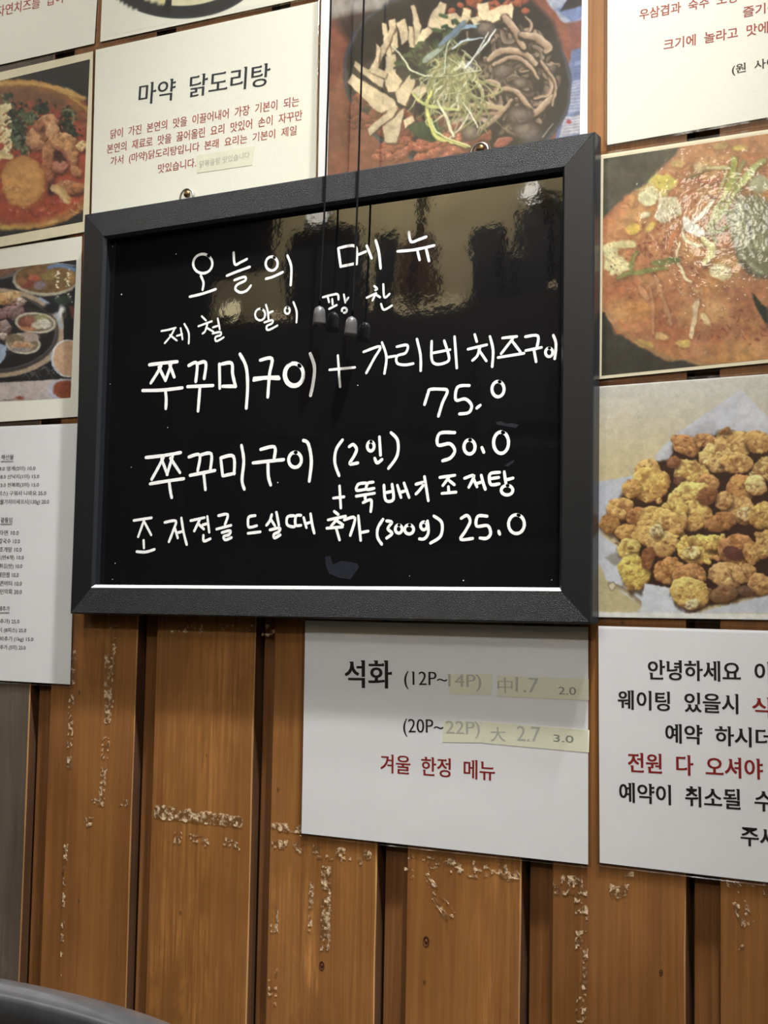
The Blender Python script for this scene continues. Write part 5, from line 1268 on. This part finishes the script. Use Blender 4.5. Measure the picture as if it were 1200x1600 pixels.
for sk, wpx, strokes in HAND:
    ox, oy, s = SK[sk]
    vs, fs = [], []
    for st in strokes:
        p = [(x / s + ox, y / s + oy) for x, y in smooth(st, 5)]
        if len(p) == 2: p = [p[0], ((p[0][0] + p[1][0]) / 2, (p[0][1] + p[1][1]) / 2), p[1]]
        q = [W(a, b, -YBOARD) for a, b in p]
        q = [Vector((v.x, v.z)) for v in q]
        mmpx = 1 / 1560.0
        hw = wpx * mmpx / 2
        n = len(q); lay += 1
        y = YBOARD - 0.00010 - (lay % 9) * 0.00001
        Lp, Rp = [], []
        for i in range(n):
            t = (q[min(i + 1, n - 1)] - q[max(i - 1, 0)]).normalized(); nn = Vector((-t.y, t.x))
            w = hw * (1 + rw.uniform(-0.06, 0.06)) * (0.92 if i in (0, n - 1) else 1.0)
            Lp.append(q[i] + nn * w); Rp.append(q[i] - nn * w)
        t0 = (q[1] - q[0]).normalized(); t1 = (q[-1] - q[-2]).normalized()
        def cap(c, t, sgn):
            nn = Vector((-t.y, t.x)); out = []
            for k in range(1, 6):
                a = math.pi * k / 6
                out.append(c + nn * math.cos(a) * hw * .92 * sgn + t * math.sin(a) * hw * 0.9)
            return out
        c1 = cap(q[-1], t1, 1); c0 = cap(q[0], -t0, 1)
        o = len(vs)
        for a, b in zip(Lp, Rp): vs += [(a.x, y, a.y), (b.x, y, b.y)]
        for i in range(n - 1): fs.append((o + 2 * i, o + 2 * i + 1, o + 2 * i + 3, o + 2 * i + 2))
        e = len(vs); vs += [(v.x, y, v.y) for v in c1]; fs.append((o + 2 * n - 2,) + tuple(range(e, e + 5)) + (o + 2 * n - 1,))
        e = len(vs); vs += [(v.x, y, v.y) for v in c0]; fs.append((o + 1,) + tuple(range(e, e + 5)) + (o,))
    obj('handwritten_character', pydata('handwritten_character', vs, fs), M['marker'], board)

# ------------------------------------------------------------------ two blind cords with bell-shaped pulls
def pull_cord(top, mid, knot_, bell_c, tilt, label):
    """photograph pixels of the cord at three heights and of the middle of the pull"""
    off = 0.0228
    a, b, c = W(*top, off), W(*mid, off), W(*knot_, off)
    up = a + (a - b).normalized() * 0.9
    up = Vector((up.x, -0.030, min(up.z, 2.45)))
    base = W(*bell_c, off)
    t = empty('pull_cord', base, label, 'cord', None)
    pts = [up]
    path = [a, b, c]
    for i in range(2):
        for k in range(14): pts.append(path[i].lerp(path[i + 1], k / 14))
    pts.append(c)
    tube = [pts[0]]
    for i, p in enumerate(pts[1:]): tube.append(p + Vector((math.sin(i * 1.3) * 0.00012, 0, 0)))
    obj('cord', sweep('cord', tube, 0.00105, 8), M['cord'], t)
    R, H = 0.0062, 0.0195
    me = lathe('bell_pull', [(0.0010, H * .5 + 0.0006), (0.0016, H * .5), (R * .55, H * .46), (R * .8, H * .36), (R * .95, H * .2), (R * 1.0, 0.0), (R * 1.06, -H * .3), (R * 1.12, -H * .5), (R * 1.0, -H * .5), (R * .9, -H * .3), (0.0005, -H * .2)], 28)
    me.transform(Matrix.Translation(base) @ Matrix.Rotation(tilt, 4, 'Y') @ Matrix.Rotation(0.06, 4, 'X'))
    obj('bell_pull', me, M['bell'], t)
pull_cord((517, 0), (507, 330), (499.5, 478), (499, 494), 0.03, 'thin black cord ending in a grey bell pull, left one of two')
pull_cord((568.5, 0), (558, 330), (550.5, 494), (548.5, 510.5), 0.10, 'thin black cord ending in a grey bell pull, the right and lower one of two')
me = box_mesh('cord_bracket', -0.90, -0.70, -0.045, 0.0, 2.42, 2.47, 0.003)
br = obj('blind_headrail', me, M['dark'])
br['label'] = 'slim dark headrail fixed high on the boards, out of which the cords hang'; br['category'] = 'blind'

# ------------------------------------------------------------------ the chair whose back rail shows at the lower left
chair = empty('chair', (-0.685, -0.62, 0.0), 'black metal chair with its glossy curved top rail at the lower left', 'chair')
CX, ZT = -0.688, 0.862
def arc_y(x): return -0.443 - 0.55 * (x - CX) ** 2 - 8 * max(0, abs(x - CX) - 0.14) ** 2
vs, fs = [], []
xs = np.linspace(CX - 0.205, CX + 0.205, 41)
sec = []
for k in range(20):
    th = 2 * math.pi * k / 20
    ca, sa = math.cos(th), math.sin(th)
    sec.append((math.copysign(abs(ca) ** 0.45, ca) * 0.0165, math.copysign(abs(sa) ** 0.45, sa) * 0.0150))
for x in xs:
    e = abs(x - CX) / 0.205
    sc_ = 1.0 if e < .9 else max(0.25, math.sqrt(max(0, 1 - ((e - .9) / .1) ** 2)))
    y = arc_y(x); dz = -0.010 * e ** 3
    for a, b in sec: vs.append((x, y + a * sc_, ZT - 0.0168 + dz + b * sc_))
n = len(sec)
for i in range(len(xs) - 1):
    for k in range(n):
        k2 = (k + 1) % n
        fs.append((i * n + k, i * n + k2, (i + 1) * n + k2, (i + 1) * n + k))
fs += [tuple(range(n)), tuple(range(len(xs) * n - 1, (len(xs) - 1) * n - 1, -1))]
obj('top_rail', pydata('top_rail', vs, fs, True), M['chair'], chair)
for sx in (-1, 1):
    x = CX + sx * 0.175
    obj('leg', sweep('leg', [(x, arc_y(x) - 0.0, ZT - 0.02), (x, arc_y(x) - 0.03, 0.60), (x, arc_y(x) - 0.04, 0.44), (x + sx * 0.012, arc_y(x) + 0.01, 0.2), (x + sx * 0.02, arc_y(x) + 0.05, 0.0)], 0.0125, 12), M['chair'], chair)
    obj('leg', sweep('leg', [(x + sx * 0.01, -0.86, 0.43), (x + sx * 0.015, -0.865, 0.2), (x + sx * 0.02, -0.87, 0.0)], 0.0125, 12), M['chair'], chair)
    obj('seat_rail', sweep('seat_rail', [(x, arc_y(x) - 0.04, 0.43), (x + sx * 0.01, -0.86, 0.43)], 0.010, 10), M['chair'], chair)
for k in range(4):
    x = CX - 0.105 + 0.07 * k
    obj('spindle', sweep('spindle', [(x, arc_y(x), ZT - 0.02), (x, arc_y(x) - 0.025, 0.6), (x, arc_y(x) - 0.045, 0.452)], 0.006, 10), M['chair'], chair)
obj('lower_rail', sweep('lower_rail', [(CX - 0.175, arc_y(CX - 0.175) - 0.038, 0.452), (CX, -0.485, 0.452), (CX + 0.175, arc_y(CX + 0.175) - 0.038, 0.452)], 0.009, 10), M['chair'], chair)
obj('seat', box_mesh('seat', CX - 0.19, CX + 0.19, -0.88, -0.50, 0.440, 0.472, 0.012), M['chair_pad'], chair)

# dried smears of wiped paint and a few pale specks on the board
M['smear'] = plain('dried_paint_smear', L(32, 35, 44), 0.35, vary=0.5, nscale=300)
def smear(px, name='wiped_smear', mat='smear'):
    pts = [W(a, b, -YBOARD) for a, b in px]
    vs = [(p.x, YBOARD - 0.00008, p.z) for p in pts]
    obj(name, pydata(name, vs, [tuple(range(len(vs)))]), M[mat], board)
smear([(508, 870), (516, 868), (520, 882), (534, 876), (558, 880), (561, 886), (548, 905), (530, 903), (514, 896), (509, 884)])
smear([(774, 660), (783, 658), (790, 662), (800, 661), (811, 664), (806, 669), (792, 666), (778, 664)])
smear([(788, 728), (796, 722), (804, 718), (802, 723), (794, 729)])
rs = random.Random(12)
for a, b in ((275, 397), (190, 460), (205, 730), (262, 668), (724, 907), (862, 906), (434, 754), (559, 602), (176, 385), (300, 350), (172, 600), (180, 880), (176, 905), (640, 900)):
    q = rs.uniform(0.5, 1.1)
    smear([(a + q * math.cos(k), b + q * math.sin(k) * rs.uniform(.6, 1.3)) for k in (5.5, 4.4, 3.3, 2.2, 1.1, 0)], 'paint_speck', 'marker')
